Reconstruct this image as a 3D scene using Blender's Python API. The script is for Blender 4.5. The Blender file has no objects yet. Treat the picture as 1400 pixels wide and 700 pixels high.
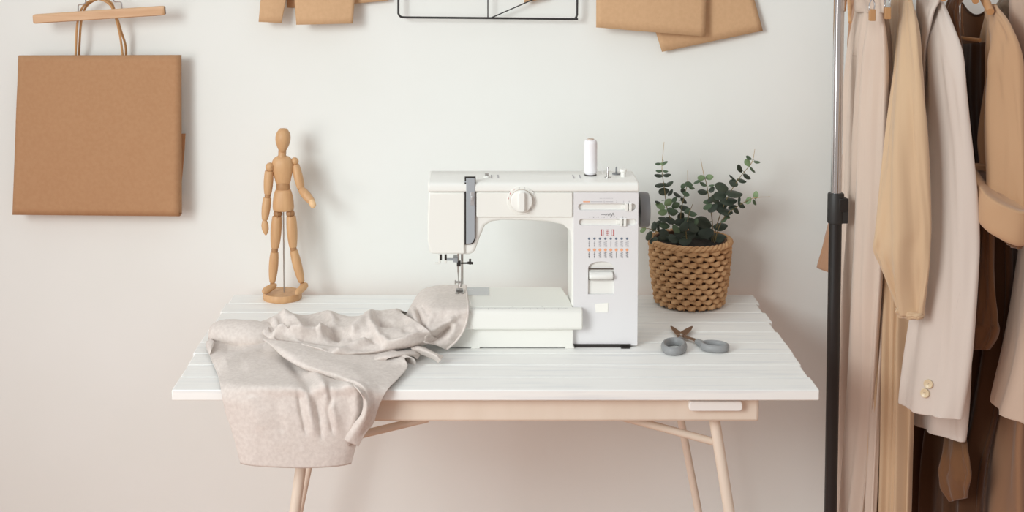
import bpy, bmesh, math, random
from mathutils import Vector, Matrix, noise
PI = math.pi
R = random.Random(7)
sc = bpy.context.scene
COL = sc.collection

# ---------------------------------------------------------------- camera
CAMZ, TILT, F, PX0, PY0 = 1.623, math.radians(3.6), 1860.0, 655.0, 5.0
CT, ST = math.cos(TILT), math.sin(TILT)

def _ray(px, py):
    a = (px - PX0) / F
    b = -(py - PY0) / F
    return Vector((a, CT + b * ST, -ST + b * CT))

def P(px, py, Y):
    d = _ray(px, py)
    k = Y / d.y
    return Vector((d.x * k, Y, CAMZ + d.z * k))

def T(px, py, z):
    d = _ray(px, py)
    k = (z - CAMZ) / d.z
    return Vector((d.x * k, d.y * k, z))

def proj(p):
    dz = p[2] - CAMZ
    D = p[1] * CT - dz * ST
    v = p[1] * ST + dz * CT
    return PX0 + F * p[0] / D, PY0 - F * v / D

cam_data = bpy.data.cameras.new('camera')
cam_data.sensor_width = 36.0
cam_data.lens = F / 1400 * 36.0
cam_data.shift_x = (700 - PX0) / 1400
cam_data.shift_y = -(350 - PY0) / 1400
cam_data.clip_start = 0.05
cam = bpy.data.objects.new('camera', cam_data)
COL.objects.link(cam)
cam.location = (0, 0, CAMZ)
cam.rotation_euler = (PI / 2 - TILT, 0, 0)
sc.camera = cam

# ---------------------------------------------------------------- materials
def lin(c):
    out = []
    for v in c:
        v /= 255.0
        out.append(v / 12.92 if v <= 0.04045 else ((v + 0.055) / 1.055) ** 2.4)
    return (*out, 1.0)

def mat(name, c, rough=0.5, metal=0.0, spec=0.5, c2=None, nscale=20.0, stretch=(1, 1, 1), bump=0.0, bscale=200.0,
        bstretch=(1, 1, 1), sheen=0.0, coat=0.0, lo=0.35, hi=0.65, bdist=0.002):
    m = bpy.data.materials.new(name)
    m.use_nodes = True
    nt = m.node_tree
    b = nt.nodes['Principled BSDF']
    b.inputs['Base Color'].default_value = lin(c)
    b.inputs['Roughness'].default_value = rough
    b.inputs['Metallic'].default_value = metal
    b.inputs['Specular IOR Level'].default_value = spec
    b.inputs['Sheen Weight'].default_value = sheen
    b.inputs['Coat Weight'].default_value = coat
    tc = nt.nodes.new('ShaderNodeTexCoord')
    if c2 is not None:
        mp = nt.nodes.new('ShaderNodeMapping'); mp.inputs['Scale'].default_value = stretch
        nz = nt.nodes.new('ShaderNodeTexNoise'); nz.inputs['Scale'].default_value = nscale
        nz.inputs['Detail'].default_value = 5
        rp = nt.nodes.new('ShaderNodeValToRGB')
        rp.color_ramp.elements[0].position = lo; rp.color_ramp.elements[1].position = hi
        rp.color_ramp.elements[0].color = lin(c); rp.color_ramp.elements[1].color = lin(c2)
        nt.links.new(tc.outputs['Object'], mp.inputs['Vector'])
        nt.links.new(mp.outputs['Vector'], nz.inputs['Vector'])
        nt.links.new(nz.outputs['Fac'], rp.inputs['Fac'])
        nt.links.new(rp.outputs['Color'], b.inputs['Base Color'])
    if bump > 0:
        mp2 = nt.nodes.new('ShaderNodeMapping'); mp2.inputs['Scale'].default_value = bstretch
        n2 = nt.nodes.new('ShaderNodeTexNoise'); n2.inputs['Scale'].default_value = bscale
        n2.inputs['Detail'].default_value = 3
        bp = nt.nodes.new('ShaderNodeBump'); bp.inputs['Strength'].default_value = bump
        bp.inputs['Distance'].default_value = bdist
        nt.links.new(tc.outputs['Object'], mp2.inputs['Vector'])
        nt.links.new(mp2.outputs['Vector'], n2.inputs['Vector'])
        nt.links.new(n2.outputs['Fac'], bp.inputs['Height'])
        nt.links.new(bp.outputs['Normal'], b.inputs['Normal'])
    return m

# ---------------------------------------------------------------- mesh builder
def frames(pts):
    n = len(pts)
    tans = []
    for i in range(n):
        a = pts[max(i - 1, 0)]; b = pts[min(i + 1, n - 1)]
        t = (b - a)
        tans.append(t.normalized() if t.length > 1e-9 else Vector((0, 0, 1)))
    up = Vector((0, 0, 1)) if abs(tans[0].z) < 0.9 else Vector((0, -1, 0))
    u = tans[0].cross(up).normalized()
    out = []
    for t in tans:
        u = (u - t * u.dot(t))
        u = u.normalized() if u.length > 1e-9 else t.orthogonal().normalized()
        out.append((u, t.cross(u)))
    return out

class MB:
    def __init__(self):
        self.bm = bmesh.new()

    def ring_loft(self, rings, cap0=True, cap1=True, closed=True):
        bm = self.bm
        vs = [[bm.verts.new(p) for p in r] for r in rings]
        n = len(vs[0])
        for a, b in zip(vs[:-1], vs[1:]):
            for i in range(n if closed else n - 1):
                j = (i + 1) % n
                bm.faces.new((a[i], a[j], b[j], b[i]))
        if closed and cap0: bm.faces.new(list(reversed(vs[0])))
        if closed and cap1: bm.faces.new(vs[-1])
        return vs

    def tube(self, pts, r, seg=10, cap=True, squash=None):
        pts = [Vector(p) for p in pts]
        rr = r if isinstance(r, (list, tuple)) else [r] * len(pts)
        rings = []
        for p, rad, (u, w) in zip(pts, rr, frames(pts)):
            ring = []
            for k in range(seg):
                a = 2 * PI * k / seg
                d = u * math.cos(a) + w * math.sin(a)
                if squash: d = Vector((d.x * squash[0], d.y * squash[1], d.z * squash[2]))
                ring.append(p + d * rad)
            rings.append(ring)
        return self.ring_loft(rings, cap, cap)

    def loop_tube(self, pts, r, seg=10, squash=None):
        """closed ring of tube, pts roughly planar in xy"""
        bm = self.bm
        pts = [Vector(p) for p in pts]; n = len(pts); vs = []
        for i in range(n):
            t = (pts[(i + 1) % n] - pts[i - 1]).normalized()
            u = t.cross(Vector((0, 0, 1))).normalized(); w = u.cross(t)
            rad = r[i] if isinstance(r, (list, tuple)) else r
            ring = []
            for k in range(seg):
                a = 2 * PI * k / seg
                d = u * math.cos(a) + w * math.sin(a) * (squash or 1)
                ring.append(bm.verts.new(pts[i] + d * rad))
            vs.append(ring)
        for i in range(n):
            a, b = vs[i], vs[(i + 1) % n]
            for k in range(seg):
                bm.faces.new((a[k], a[(k + 1) % seg], b[(k + 1) % seg], b[k]))

    def lathe(self, prof, c, axis='z', seg=32, cap=True):
        c = Vector(c)
        rings = []
        for r, h in prof:
            ring = []
            for k in range(seg):
                a = 2 * PI * k / seg
                x, y = r * math.cos(a), r * math.sin(a)
                if axis == 'z': p = Vector((x, y, h))
                elif axis == 'y': p = Vector((x, -h, y))
                else: p = Vector((h, x, y))
                ring.append(c + p)
            rings.append(ring)
        return self.ring_loft(rings, cap, cap)

    def limb(self, p0, p1, prof, seg=16, flat=1.0):
        """turned shape from p0 to p1; prof = [(t, radius)]; flat squeezes the y direction"""
        p0, p1 = Vector(p0), Vector(p1)
        ax = (p1 - p0)
        t = ax.normalized()
        u = t.cross(Vector((0, 1, 0)))
        u = u.normalized() if u.length > 1e-6 else Vector((1, 0, 0))
        w = t.cross(u)
        rings = []
        for s, r in prof:
            c = p0 + ax * s
            rings.append([c + (u * math.cos(2 * PI * k / seg) + w * math.sin(2 * PI * k / seg) * flat) * r for k in range(seg)])
        return self.ring_loft(rings)

    def box(self, x0, x1, y0, y1, z0, z1):
        bm = self.bm
        v = [bm.verts.new((x, y, z)) for x in (x0, x1) for y in (y0, y1) for z in (z0, z1)]
        for f in ((0, 1, 3, 2), (4, 6, 7, 5), (0, 4, 5, 1), (2, 3, 7, 6), (0, 2, 6, 4), (1, 5, 7, 3)):
            bm.faces.new([v[i] for i in f])
        return v

    def prism_y(self, outline, y0, y1):
        """outline = [(x, z)], extruded from y0 to y1"""
        self.ring_loft([[Vector((x, y0, z)) for x, z in outline], [Vector((x, y1, z)) for x, z in outline]])

    def prism_x(self, outline, x0, x1):
        self.ring_loft([[Vector((x0, y, z)) for y, z in outline], [Vector((x1, y, z)) for y, z in outline]])

    def prism_z(self, outline, z0, z1):
        self.ring_loft([[Vector((x, y, z0)) for x, y in outline], [Vector((x, y, z1)) for x, y in outline]])

    def ellipsoid(self, c, r, rot=None, u=16, v=10):
        M = Matrix.Translation(Vector(c)) @ (rot.to_4x4() if rot else Matrix()) @ Matrix.Diagonal((r[0], r[1], r[2], 1))
        bmesh.ops.create_uvsphere(self.bm, u_segments=u, v_segments=v, radius=1.0, matrix=M)

    def grid(self, rows):
        return self.ring_loft(rows, False, False, closed=False)

    def add_mesh(self, me):
        self.bm.from_mesh(me)

ROOT = {}

def obj(name, mb, m, parent=None, smooth=True, angle=35, bevel=0.0, bseg=2, solid=0.0, subsurf=0, soff=0.0, recalc=True):
    bm = mb.bm
    if recalc: bmesh.ops.recalc_face_normals(bm, faces=bm.faces)
    me = bpy.data.meshes.new(name)
    bm.to_mesh(me); bm.free()
    if smooth and len(me.polygons):
        me.polygons.foreach_set('use_smooth', [True] * len(me.polygons))
        me.set_sharp_from_angle(angle=math.radians(angle))
    for mm in (m if isinstance(m, (list, tuple)) else [m]):
        me.materials.append(mm)
    o = bpy.data.objects.new(name, me)
    COL.objects.link(o)
    if parent is None:
        xs = [v.co for v in me.vertices]
        lo = Vector([min(v[i] for v in xs) for i in range(3)]); hi = Vector([max(v[i] for v in xs) for i in range(3)])
        c = Vector(((lo.x + hi.x) / 2, (lo.y + hi.y) / 2, lo.z))
        me.transform(Matrix.Translation(-c)); o.location = c
        ROOT[o] = c
    else:
        c = ROOT[parent]
        me.transform(Matrix.Translation(-c)); o.parent = parent
        ROOT[o] = c
    if solid:
        s = o.modifiers.new('thickness', 'SOLIDIFY'); s.thickness = solid; s.offset = soff
    if subsurf:
        s = o.modifiers.new('smooth', 'SUBSURF'); s.levels = subsurf; s.render_levels = subsurf
    if bevel:
        s = o.modifiers.new('edges', 'BEVEL'); s.width = bevel; s.segments = bseg; s.limit_method = 'ANGLE'
        s.angle_limit = math.radians(40); s.harden_normals = False
    return o

def tag(o, label, cat, group=None):
    o['label'] = label; o['category'] = cat
    if group: o['group'] = group
    return o

def thing(name, loc, label, cat, group=None):
    o = bpy.data.objects.new(name, None)
    o.empty_display_size = 0.05
    o.location = loc
    COL.objects.link(o)
    ROOT[o] = Vector(loc)
    return tag(o, label, cat, group)

def struct(o):
    o['kind'] = 'structure'
    return o

def text_mesh(s, size, align='CENTER'):
    cu = bpy.data.curves.new('lettering', 'FONT')
    cu.body = s; cu.size = size; cu.align_x = align; cu.align_y = 'CENTER'; cu.extrude = 0.0
    cu.resolution_u = 3
    o = bpy.data.objects.new('lettering', cu)
    COL.objects.link(o)
    dg = bpy.context.evaluated_depsgraph_get()
    me = bpy.data.meshes.new_from_object(o.evaluated_get(dg))
    bpy.data.objects.remove(o)
    bpy.data.curves.remove(cu)
    return me

def text_front(mb, s, size, p, rot=0.0):
    """flat lettering standing in the xz plane at p, read from the front"""
    me = text_mesh(s, size)
    M = Matrix.Translation(p) @ Matrix.Rotation(PI / 2, 4, 'X') @ Matrix.Rotation(rot, 4, 'Z')
    me.transform(M)
    mb.bm.from_mesh(me)
    bpy.data.meshes.remove(me)

def round_rect(x0, x1, z0, z1, r, n=5):
    out = []
    for cx, cz, a0 in ((x1 - r, z1 - r, 0), (x0 + r, z1 - r, PI / 2), (x0 + r, z0 + r, PI), (x1 - r, z0 + r, 1.5 * PI)):
        for k in range(n + 1):
            a = a0 + PI / 2 * k / n
            out.append((cx + r * math.cos(a), cz + r * math.sin(a)))
    return out

def plate(outline, holes, y_front, depth, bev=0.0):
    """plate with real holes, in the xz plane; returns MB"""
    cu = bpy.data.curves.new('plate', 'CURVE')
    cu.dimensions = '2D'; cu.fill_mode = 'BOTH'; cu.extrude = depth / 2 - bev; cu.bevel_depth = bev; cu.bevel_resolution = 1
    cu.offset = -bev
    for pts in [outline] + holes:
        sp = cu.splines.new('POLY'); sp.points.add(len(pts) - 1)
        for q, (x, z) in zip(sp.points, pts): q.co = (x, z, 0, 1)
        sp.use_cyclic_u = True
    o = bpy.data.objects.new('plate', cu); COL.objects.link(o)
    dg = bpy.context.evaluated_depsgraph_get()
    me = bpy.data.meshes.new_from_object(o.evaluated_get(dg))
    bpy.data.objects.remove(o); bpy.data.curves.remove(cu)
    me.transform(Matrix.Translation((0, y_front + depth / 2, 0)) @ Matrix.Rotation(PI / 2, 4, 'X'))
    mb = MB(); mb.bm.from_mesh(me); bpy.data.meshes.remove(me)
    return mb

def crom(p0, p1, p2, p3, t):
    return 0.5 * ((2 * p1) + (p2 - p0) * t + (2 * p0 - 5 * p1 + 4 * p2 - p3) * t * t + (3 * p1 - p0 - 3 * p2 + p3) * t ** 3)

def spline(pts, n):
    """n samples along a Catmull-Rom curve through pts"""
    m = len(pts) - 1; out = []
    for i in range(n):
        s = i / (n - 1) * m
        k = min(int(s), m - 1); t = s - k
        p1, p2 = pts[k], pts[k + 1]
        p0 = pts[k - 1] if k > 0 else p1 * 2 - p2
        p3 = pts[k + 2] if k + 2 <= m else p2 * 2 - p1
        out.append(crom(p0, p1, p2, p3, t))
    return out

def pspline(pts, n):
    return spline([Vector(p) for p in pts], n)

def seg_dist(q, poly):
    """distance from 2-D point q to a polyline, signed side, and position 0..1 along it"""
    best = (1e9, 1, 0); L = 0; acc = []
    for a, b in zip(poly[:-1], poly[1:]):
        acc.append(L); L += math.hypot(b[0] - a[0], b[1] - a[1])
    for k, (a, b) in enumerate(zip(poly[:-1], poly[1:])):
        dx, dy = b[0] - a[0], b[1] - a[1]; l2 = dx * dx + dy * dy
        t = max(0, min(1, ((q[0] - a[0]) * dx + (q[1] - a[1]) * dy) / l2))
        ex, ey = q[0] - a[0] - t * dx, q[1] - a[1] - t * dy
        d = math.hypot(ex, ey)
        if d < best[0]:
            side = 1 if dx * ey - dy * ex > 0 else -1
            best = (d, side, (acc[k] + t * math.sqrt(l2)) / L)
    return best
# ---------------------------------------------------------------- setting
WALLY = 3.16
M_wall = mat('wall_plaster', (240, 242, 239), 0.9, spec=0.2, c2=(237, 239, 235), nscale=2.5, bump=0.12, bscale=140, bdist=0.001)
M_floor = mat('floor_boards', (216, 164, 138), 0.55, c2=(198, 146, 120), nscale=6, stretch=(1, 12, 1))
mb = MB(); mb.box(-3.2, 3.2, WALLY, WALLY + 0.12, 0, 2.7)
struct(obj('wall_back', mb, M_wall, smooth=False))
mb = MB(); mb.box(-3.2, 3.2, -1.6, WALLY + 0.12, -0.05, 0)
struct(obj('floor', mb, M_floor, smooth=False))
mb = MB(); mb.box(-3.2, 3.2, WALLY - 0.015, WALLY, 0.0, 0.09)
struct(obj('baseboard_back', mb, mat('baseboard_paint', (236, 234, 229), 0.5), smooth=False, bevel=0.004))

# ---------------------------------------------------------------- table
TZ = 0.75
M_plank = mat('whitewashed_boards', (248, 248, 245), 0.5, spec=0.35, c2=(228, 230, 231), nscale=5, stretch=(1.0, 16, 16), bump=0.15,
              bscale=14, bstretch=(1, 16, 16), lo=0.52, hi=0.82, bdist=0.002)
M_cream = mat('cream_painted_wood', (236, 222, 206), 0.5, c2=(232, 217, 200), nscale=4, stretch=(6, 6, 1))
M_pad = mat('white_lacquer', (246, 244, 240), 0.35)
table = thing('work_table', (0.03, 2.79, 0), 'white plank-topped work table with cream wooden trestle legs', 'table')
mb = MB()
y_edges = [2.472 + (3.11 - 2.472) * k / 9 for k in range(10)]
for k in range(9):
    dl, dr = R.uniform(-0.006, 0.004), R.uniform(-0.004, 0.006)
    if k == 0: dl = dr = 0
    mb.box(-0.570 + dl, 0.631 + dr, y_edges[k] + (0.0002 if k else 0), y_edges[k + 1] - 0.0002, TZ - 0.0205, TZ)
obj('tabletop', mb, M_plank, table, bevel=0.0022, bseg=2)
for xx in (-0.36, 0.0, 0.36):
    mb = MB(); mb.box(xx, xx + 0.05, 2.53, 3.08, TZ - 0.036, TZ - 0.0205)
    obj('batten', mb, M_cream, table, bevel=0.002)
zb = P(700, 577, 2.50).z
mb = MB(); mb.box(-0.40, 0.526, 2.50, 2.528, zb, TZ - 0.024)
obj('apron_rail', mb, M_cream, table, bevel=0.006, bseg=3)
mb = MB(); mb.box(-0.40, 0.526, 3.02, 3.048, zb + 0.01, TZ - 0.024)
obj('apron_rail', mb, M_cream, table, bevel=0.006, bseg=3)
for xx in (-0.40, 0.498):
    mb = MB(); mb.box(xx, xx + 0.028, 2.528, 3.02, zb + 0.012, TZ - 0.026)
    obj('cross_rail', mb, M_cream, table, bevel=0.004)
mb = MB()
a, b = P(942, 548.5, 2.488), P(1015, 562, 2.488)
mb.prism_y(round_rect(a.x, b.x, b.z, a.z, 0.006), 2.486, 2.4995)
p = obj('fixing_plate', mb, M_pad, table, bevel=0.002); p['label'] = 'white painted plate on the cream rail'
def leg(px0, py0, px1, py1, Y0, Y1, r):
    a = P(px0, py0, Y0); d = P(px1, py1, Y1) - a
    b = a + d * (a.z / -d.z)
    mb = MB()
    a2 = a - d.normalized() * 0.02
    mb.tube([a2, a.lerp(b, 0.5), b + Vector((0, 0, 0.0))], [r, r, r * 0.85], 18)
    return obj('leg', mb, M_cream, table)
leg(977, 575, 997, 700, 2.545, 2.525, 0.0105)
leg(420, 575, 403, 700, 2.545, 2.525, 0.0105)
leg(932, 580, 955, 700, 3.0, 3.01, 0.0085)
leg(434, 580, 409, 700, 3.0, 3.01, 0.0085)
def brace(p, q, Y):
    mb = MB(); mb.tube([P(*p, Y), P(*q, Y)], 0.0075, 12); obj('brace', mb, M_cream, table)
brace((585, 572), (415, 613), 2.55)
brace((850, 570), (984, 606), 2.55)
# ---------------------------------------------------------------- sewing machine
MY = 2.731           # front of the casting; panels stand 6 mm proud
M_case = mat('ivory_gloss_plastic', (240, 240, 235), 0.28, spec=0.5)
M_case2 = mat('ivory_satin_plastic', (239, 239, 233), 0.38, spec=0.45)
M_lilac = mat('pale_grey_panel', (229, 228, 229), 0.4)
M_slate = mat('slate_grey_plastic', (164, 169, 174), 0.4)
M_wheel = mat('dark_grey_plastic', (128, 130, 132), 0.45)
M_dark = mat('black_plastic', (40, 36, 34), 0.4)
M_steel = mat('brushed_steel', (196, 194, 192), 0.28, metal=1.0)
M_plate = mat('needle_plate_steel', (196, 197, 199), 0.35, metal=0.6)
M_ink = mat('grey_printing', (120, 118, 122), 0.6)
M_ink_pale = mat('pale_grey_printing', (182, 180, 184), 0.6)
M_red = mat('red_printing', (200, 92, 92), 0.6)
M_orange = mat('orange_printing', (236, 168, 128), 0.6)
M_blue = mat('blue_grey_printing', (112, 124, 140), 0.6)
M_sticker = mat('white_paper_sticker', (248, 247, 240), 0.7)
M_seam = mat('shadow_gap', (150, 140, 132), 0.7)

FR = 2.725
def fx(px, Y=FR): return P(px, 300, Y).x
def xz(px, py, Y=FR):
    p = P(px, py, Y); return (p.x, p.z)

sm = thing('sewing_machine', (fx(730), 2.80, TZ), 'ivory sewing machine with dials and stitch panel on white plank table', 'sewing machine')
out = [(872, 472.5), (872, 254), (587, 254), (585.5, 300), (587, 347.5), (642, 348.5), (649, 345), (656, 325), (663, 309), (672, 303.5),
       (686, 301.5), (720, 302), (752, 304), (770, 308), (779, 316), (781.5, 330), (781.5, 472.5)]
o2 = [xz(x, y, MY) for x, y in out]
mb = MB(); mb.prism_y(o2, MY, MY + 0.125)
body = obj('body', mb, M_case, sm, bevel=0.007, bseg=4)
# top cover with rounded shoulders
zt, z0 = P(700, 249.5, FR).z, P(700, 262.3, FR).z
prof = [(FR, z0), (FR - 0.0005, z0 + (zt - z0) * 0.55), (FR + 0.003, zt - 0.003), (FR + 0.009, zt), (MY + 0.115, zt + 0.001), (MY + 0.125, zt - 0.003),
        (MY + 0.131, z0 + 0.006), (MY + 0.131, z0)]
mb = MB(); mb.prism_x(prof, fx(585.2), fx(873.5))
obj('top_cover', mb, M_case, sm, bevel=0.003, bseg=3)
# face cover on the head
mb = MB(); mb.prism_y([xz(586, 263.4), xz(635.3, 263.4), xz(635.3, 347.5), xz(589, 347), xz(584.8, 330), xz(584.6, 300)][::-1], FR, MY + 0.001)
obj('face_cover', mb, M_case2, sm, bevel=0.003, bseg=3)
# thread slot: dark recess and slate strip, take-up lever
mb = MB(); mb.prism_y([xz(635.2, 242), xz(650.4, 242), xz(650.4, 326), xz(648, 332), xz(644, 334.5), xz(635.2, 335)][::-1], FR + 0.0025, MY + 0.001)
obj('thread_slot', mb, M_dark, sm)
mb = MB(); mb.prism_y([xz(637.3, 243.5), xz(649.2, 243.5), xz(649.2, 325), xz(646.5, 331), xz(643, 333), xz(637.3, 333.4)][::-1], FR - 0.0022, FR + 0.003)
q0, q1 = P(634.5, 241.8, FR), P(650, 241.8, FR)
mb.box(q0.x + 0.001, q1.x - 0.0005, FR - 0.002, FR + 0.030, zt + 0.0002, zt + 0.0022)
obj('slot_strip', mb, M_slate, sm, bevel=0.001)
mb = MB(); mb.prism_y([xz(643.3, 262), xz(648.3, 262), xz(648.3, 280.5), xz(643.3, 280.5)][::-1], FR - 0.0030, FR - 0.001)
q = P(645.8, 271, FR - 0.005); mb.box(q.x - 0.0025, q.x + 0.0025, q.y, FR, q.z - 0.005, q.z + 0.004)
obj('take_up_lever', mb, M_plate, sm, bevel=0.0008)
# tension panel and dial
dc = P(713, 274, FR)
px_m = 1860 / 2.78
mb = MB(); mb.prism_y(round_rect(*[v for v in (fx(651.5), fx(782.5))], xz(0, 296.8)[1], xz(0, 263.4)[1], 0.002), FR, MY + 0.001)
obj('tension_panel', mb, M_case2, sm, bevel=0.0012)
mb = MB(); mb.lathe([(0.0295, 0), (0.0295, 0.0012), (0.0285, 0.002)], (dc.x, FR + 0.0005, dc.z), 'y', 40)
obj('dial_ring', mb, M_case2, sm)
mb = MB()
mb.lathe([(0.0225, 0), (0.0225, 0.008), (0.0212, 0.010), (0.020, 0.0105)], (dc.x, FR - 0.0015, dc.z), 'y', 40)
mb.prism_y(round_rect(dc.x - 0.0062, dc.x + 0.0062, dc.z - 0.019, dc.z + 0.0205, 0.004), FR - 0.021, FR - 0.010)
dial = obj('tension_dial', mb, M_case, sm, bevel=0.0012)
mb = MB()
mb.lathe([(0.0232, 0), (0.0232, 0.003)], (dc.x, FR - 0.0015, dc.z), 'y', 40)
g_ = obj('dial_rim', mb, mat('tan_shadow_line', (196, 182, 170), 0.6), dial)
mb = MB(); mbr = MB()
for k in range(10):
    a = math.radians(172 - k * 24)
    pp = Vector((dc.x + 0.0268 * math.cos(a), FR - 0.0019, dc.z + 0.0268 * math.sin(a)))
    text_front(mbr if k < 3 else mb, str(9 - k), 0.0052, pp)
obj('dial_numbers', mb, M_ink_pale, dial, smooth=False); obj('dial_numbers', mbr, M_red, dial, smooth=False)

# control panel with slots and lever recess
def prr(x0, y0, x1, y1, r):
    a = xz(x0, y0); b = xz(x1, y1)
    return round_rect(a[0], b[0], b[1], a[1], r)
arch = []
ax0, az0 = xz(804, 402.5); ax1, az1 = xz(839.5, 368)
for k in range(13):
    a = PI * k / 12
    arch.append(((ax0 + ax1) / 2 + (ax1 - ax0) / 2 * math.cos(a), az1 + 0.0155 * math.sin(a) ** 0.8 if 0 < k < 12 else az1))
arch = arch + [(ax0, az0), (ax1, az0)]
pane = prr(784.5, 263.2, 871.5, 472.5, 0.003)
mb = plate(pane, [prr(790.8, 278.6, 869.6, 287.4, 0.0064), prr(791.6, 299.4, 870.4, 308.4, 0.0064), arch], FR, 0.0065, 0.0006)
cp = obj('control_panel', mb, M_lilac, sm, angle=40)
for (x0, y0, x1, y1, kx0, kx1) in ((790.8, 278.6, 869.6, 287.4, 854.5, 863.5), (791.6, 299.4, 870.4, 308.4, 847.5, 856)):
    mb = MB()
    for (u0, u1) in ((kx0, kx0 + (kx1 - kx0) * 0.42), (kx0 + (kx1 - kx0) * 0.58, kx1)):
        a = xz(u0, y0 - 0.6); b = xz(u1, y1 + 0.6)
        mb.prism_y(round_rect(a[0], b[0], b[1], a[1], 0.001), FR - 0.004, MY + 0.001)
    a = xz(kx0 - 4, y0 + 2); b = xz(kx1, y1 - 2)
    mb.box(a[0], b[0], FR + 0.002, MY + 0.0005, b[1], a[1])
    obj('slider_knob', mb, M_case, cp, bevel=0.0006)
# reverse lever
mb = MB()
a, b = P(805.5, 371, FR), P(838, 382, FR)
mb.prism_x([(MY + 0.001, a.z), (FR - 0.004, a.z - 0.001), (FR - 0.011, (a.z + b.z) / 2 + 0.002), (FR - 0.011, (a.z + b.z) / 2 - 0.003), (FR - 0.005, b.z), (MY + 0.001, b.z)], a.x, b.x)
rl = obj('reverse_lever', mb, M_case, cp, bevel=0.003, bseg=3)
mb = MB(); mb.box(a.x - 0.0008, b.x + 0.0008, FR + 0.001, MY + 0.0005, b.z - 0.0016, b.z - 0.0003); mb.box(a.x - 0.0008, b.x + 0.0008, FR + 0.001, MY + 0.0005, a.z + 0.0035, a.z + 0.0052)
obj('lever_gap', mb, mat('brown_shadow_gap', (96, 84, 78), 0.7), cp)
# sticker
mb = MB(); mb.prism_y([xz(813.6, 415.5), xz(831.5, 414), xz(831, 426.8), xz(814.4, 427)][::-1], FR - 0.0008, FR - 0.0001)
obj('sticker', mb, M_sticker, cp)
# printed scales
YT = FR - 0.0005
def pt(px, py): return P(px, py, YT)
def line(mb, pts, w):
    for a, b in zip(pts[:-1], pts[1:]):
        a, b = Vector(a), Vector(b); d = (b - a)
        n = Vector((-d.z, 0, d.x)).normalized() * w / 2
        e = d.normalized() * w / 2
        v = [mb.bm.verts.new(q) for q in (a - e - n, b + e - n, b + e + n, a - e + n)]
        mb.bm.faces.new(v)
ink, pale, red, org, blu = MB(), MB(), MB(), MB(), MB()
for k in range(9): line(pale, [pt(820 + k * 2.1, 271.2), pt(821 + k * 2.1, 271.2)], 0.0007)
for px, s in ((826, '0'), (843, '2'), (852.5, '3'), (860, '4')): text_front(pale, s, 0.0045, pt(px, 275.8))
line(org, [pt(798, 275.8), pt(806, 275.8)], 0.0022)
line(pale, [pt(808, 275.8), pt(823, 275.8)], 0.0010); line(pale, [pt(828, 275.8), pt(838, 275.8)], 0.0010)
zz = [(822, 293.5), (827, 293.5)]
for k in range(7): zz.append((828.5 + k * 1.9, 293.5 + (-1 if k % 2 else 1) * (0.8 + 0.3 * k)))
line(ink, [pt(*q) for q in zz], 0.0009)
for k, px in enumerate((806, 811.5, 818.5, 826, 834.5, 843, 851.5)):
    text_front(ink if k else pale, ('4', '0', '1', '2', '3', '4', '5')[k], 0.0040, pt(px, 297))
    if k: line(pale, [pt(px + 3.8, 297), pt(px + 4.8, 297)], 0.0006)
for k, px in enumerate((823.3, 830.6, 837.8)):
    c = pt(px, 318)
    w, h = 0.0026, 0.0058
    line(red, [c + Vector((sx * w, 0, sz * h)) for sx, sz in ((-1, -1), (1, -1), (1, 1), (-1, 1), (-1, -1))], 0.0005)
    line(red, [c + Vector(((-1 if k == 0 else 1) * 0.0013 * (k != 1), 0, -h)), c + Vector(((-1 if k == 0 else 1) * 0.0013 * (k != 1), 0, h))], 0.0013 if k != 1 else 0.0005)
    if k == 1:
        line(red, [c + Vector((-w, 0, 0.002)), c + Vector((w, 0, 0.002))], 0.0007); line(red, [c + Vector((-w, 0, -0.002)), c + Vector((w, 0, -0.002))], 0.0007)
def disc(mb, c, r):
    mb.bm.faces.new([mb.bm.verts.new(c + Vector((r * math.cos(2 * PI * k / 14), 0, r * math.sin(2 * PI * k / 14)))) for k in range(14)])
for k in range(8):
    px = 805.3 + k * 7.43
    disc(blu, pt(px, 326.3), 0.0024)
    disc(org, pt(px, 341.6), 0.0030)
    for y0, mbk in ((333.5, pale), (348.5, ink)):
        pts = []
        kind = (k + (0 if y0 < 340 else 3)) % 4
        for j in range(8):
            off = (0, 1.5, 1.5, 2.0)[kind] * (1 if j % 2 else -1) * (1 if k not in (0, 1) else 0.25)
            pts.append(pt(px + off, y0 - 4 + j * 1.15))
        line(mbk, pts, 0.0007)
        if kind == 2: line(mbk, [pt(px - 1.8, y0 - 3), pt(px + 1.8, y0 - 3)], 0.0005); line(mbk, [pt(px - 1.8, y0 + 3), pt(px + 1.8, y0 + 3)], 0.0005)
        if k in (0, 1): line(mbk, [pt(px - 1, y0 - 1), pt(px + 1, y0 - 1)], 0.0006); disc(mbk, pt(px, y0 + 2.5), 0.0012)
for nm, b_, m_ in (('stitch_symbols', ink, M_ink), ('stitch_symbols', pale, M_ink_pale), ('buttonhole_symbols', red, M_red), ('orange_dots', org, M_orange), ('blue_dots', blu, M_blue)):
    obj(nm, b_, m_, cp, smooth=False, recalc=False)

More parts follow.
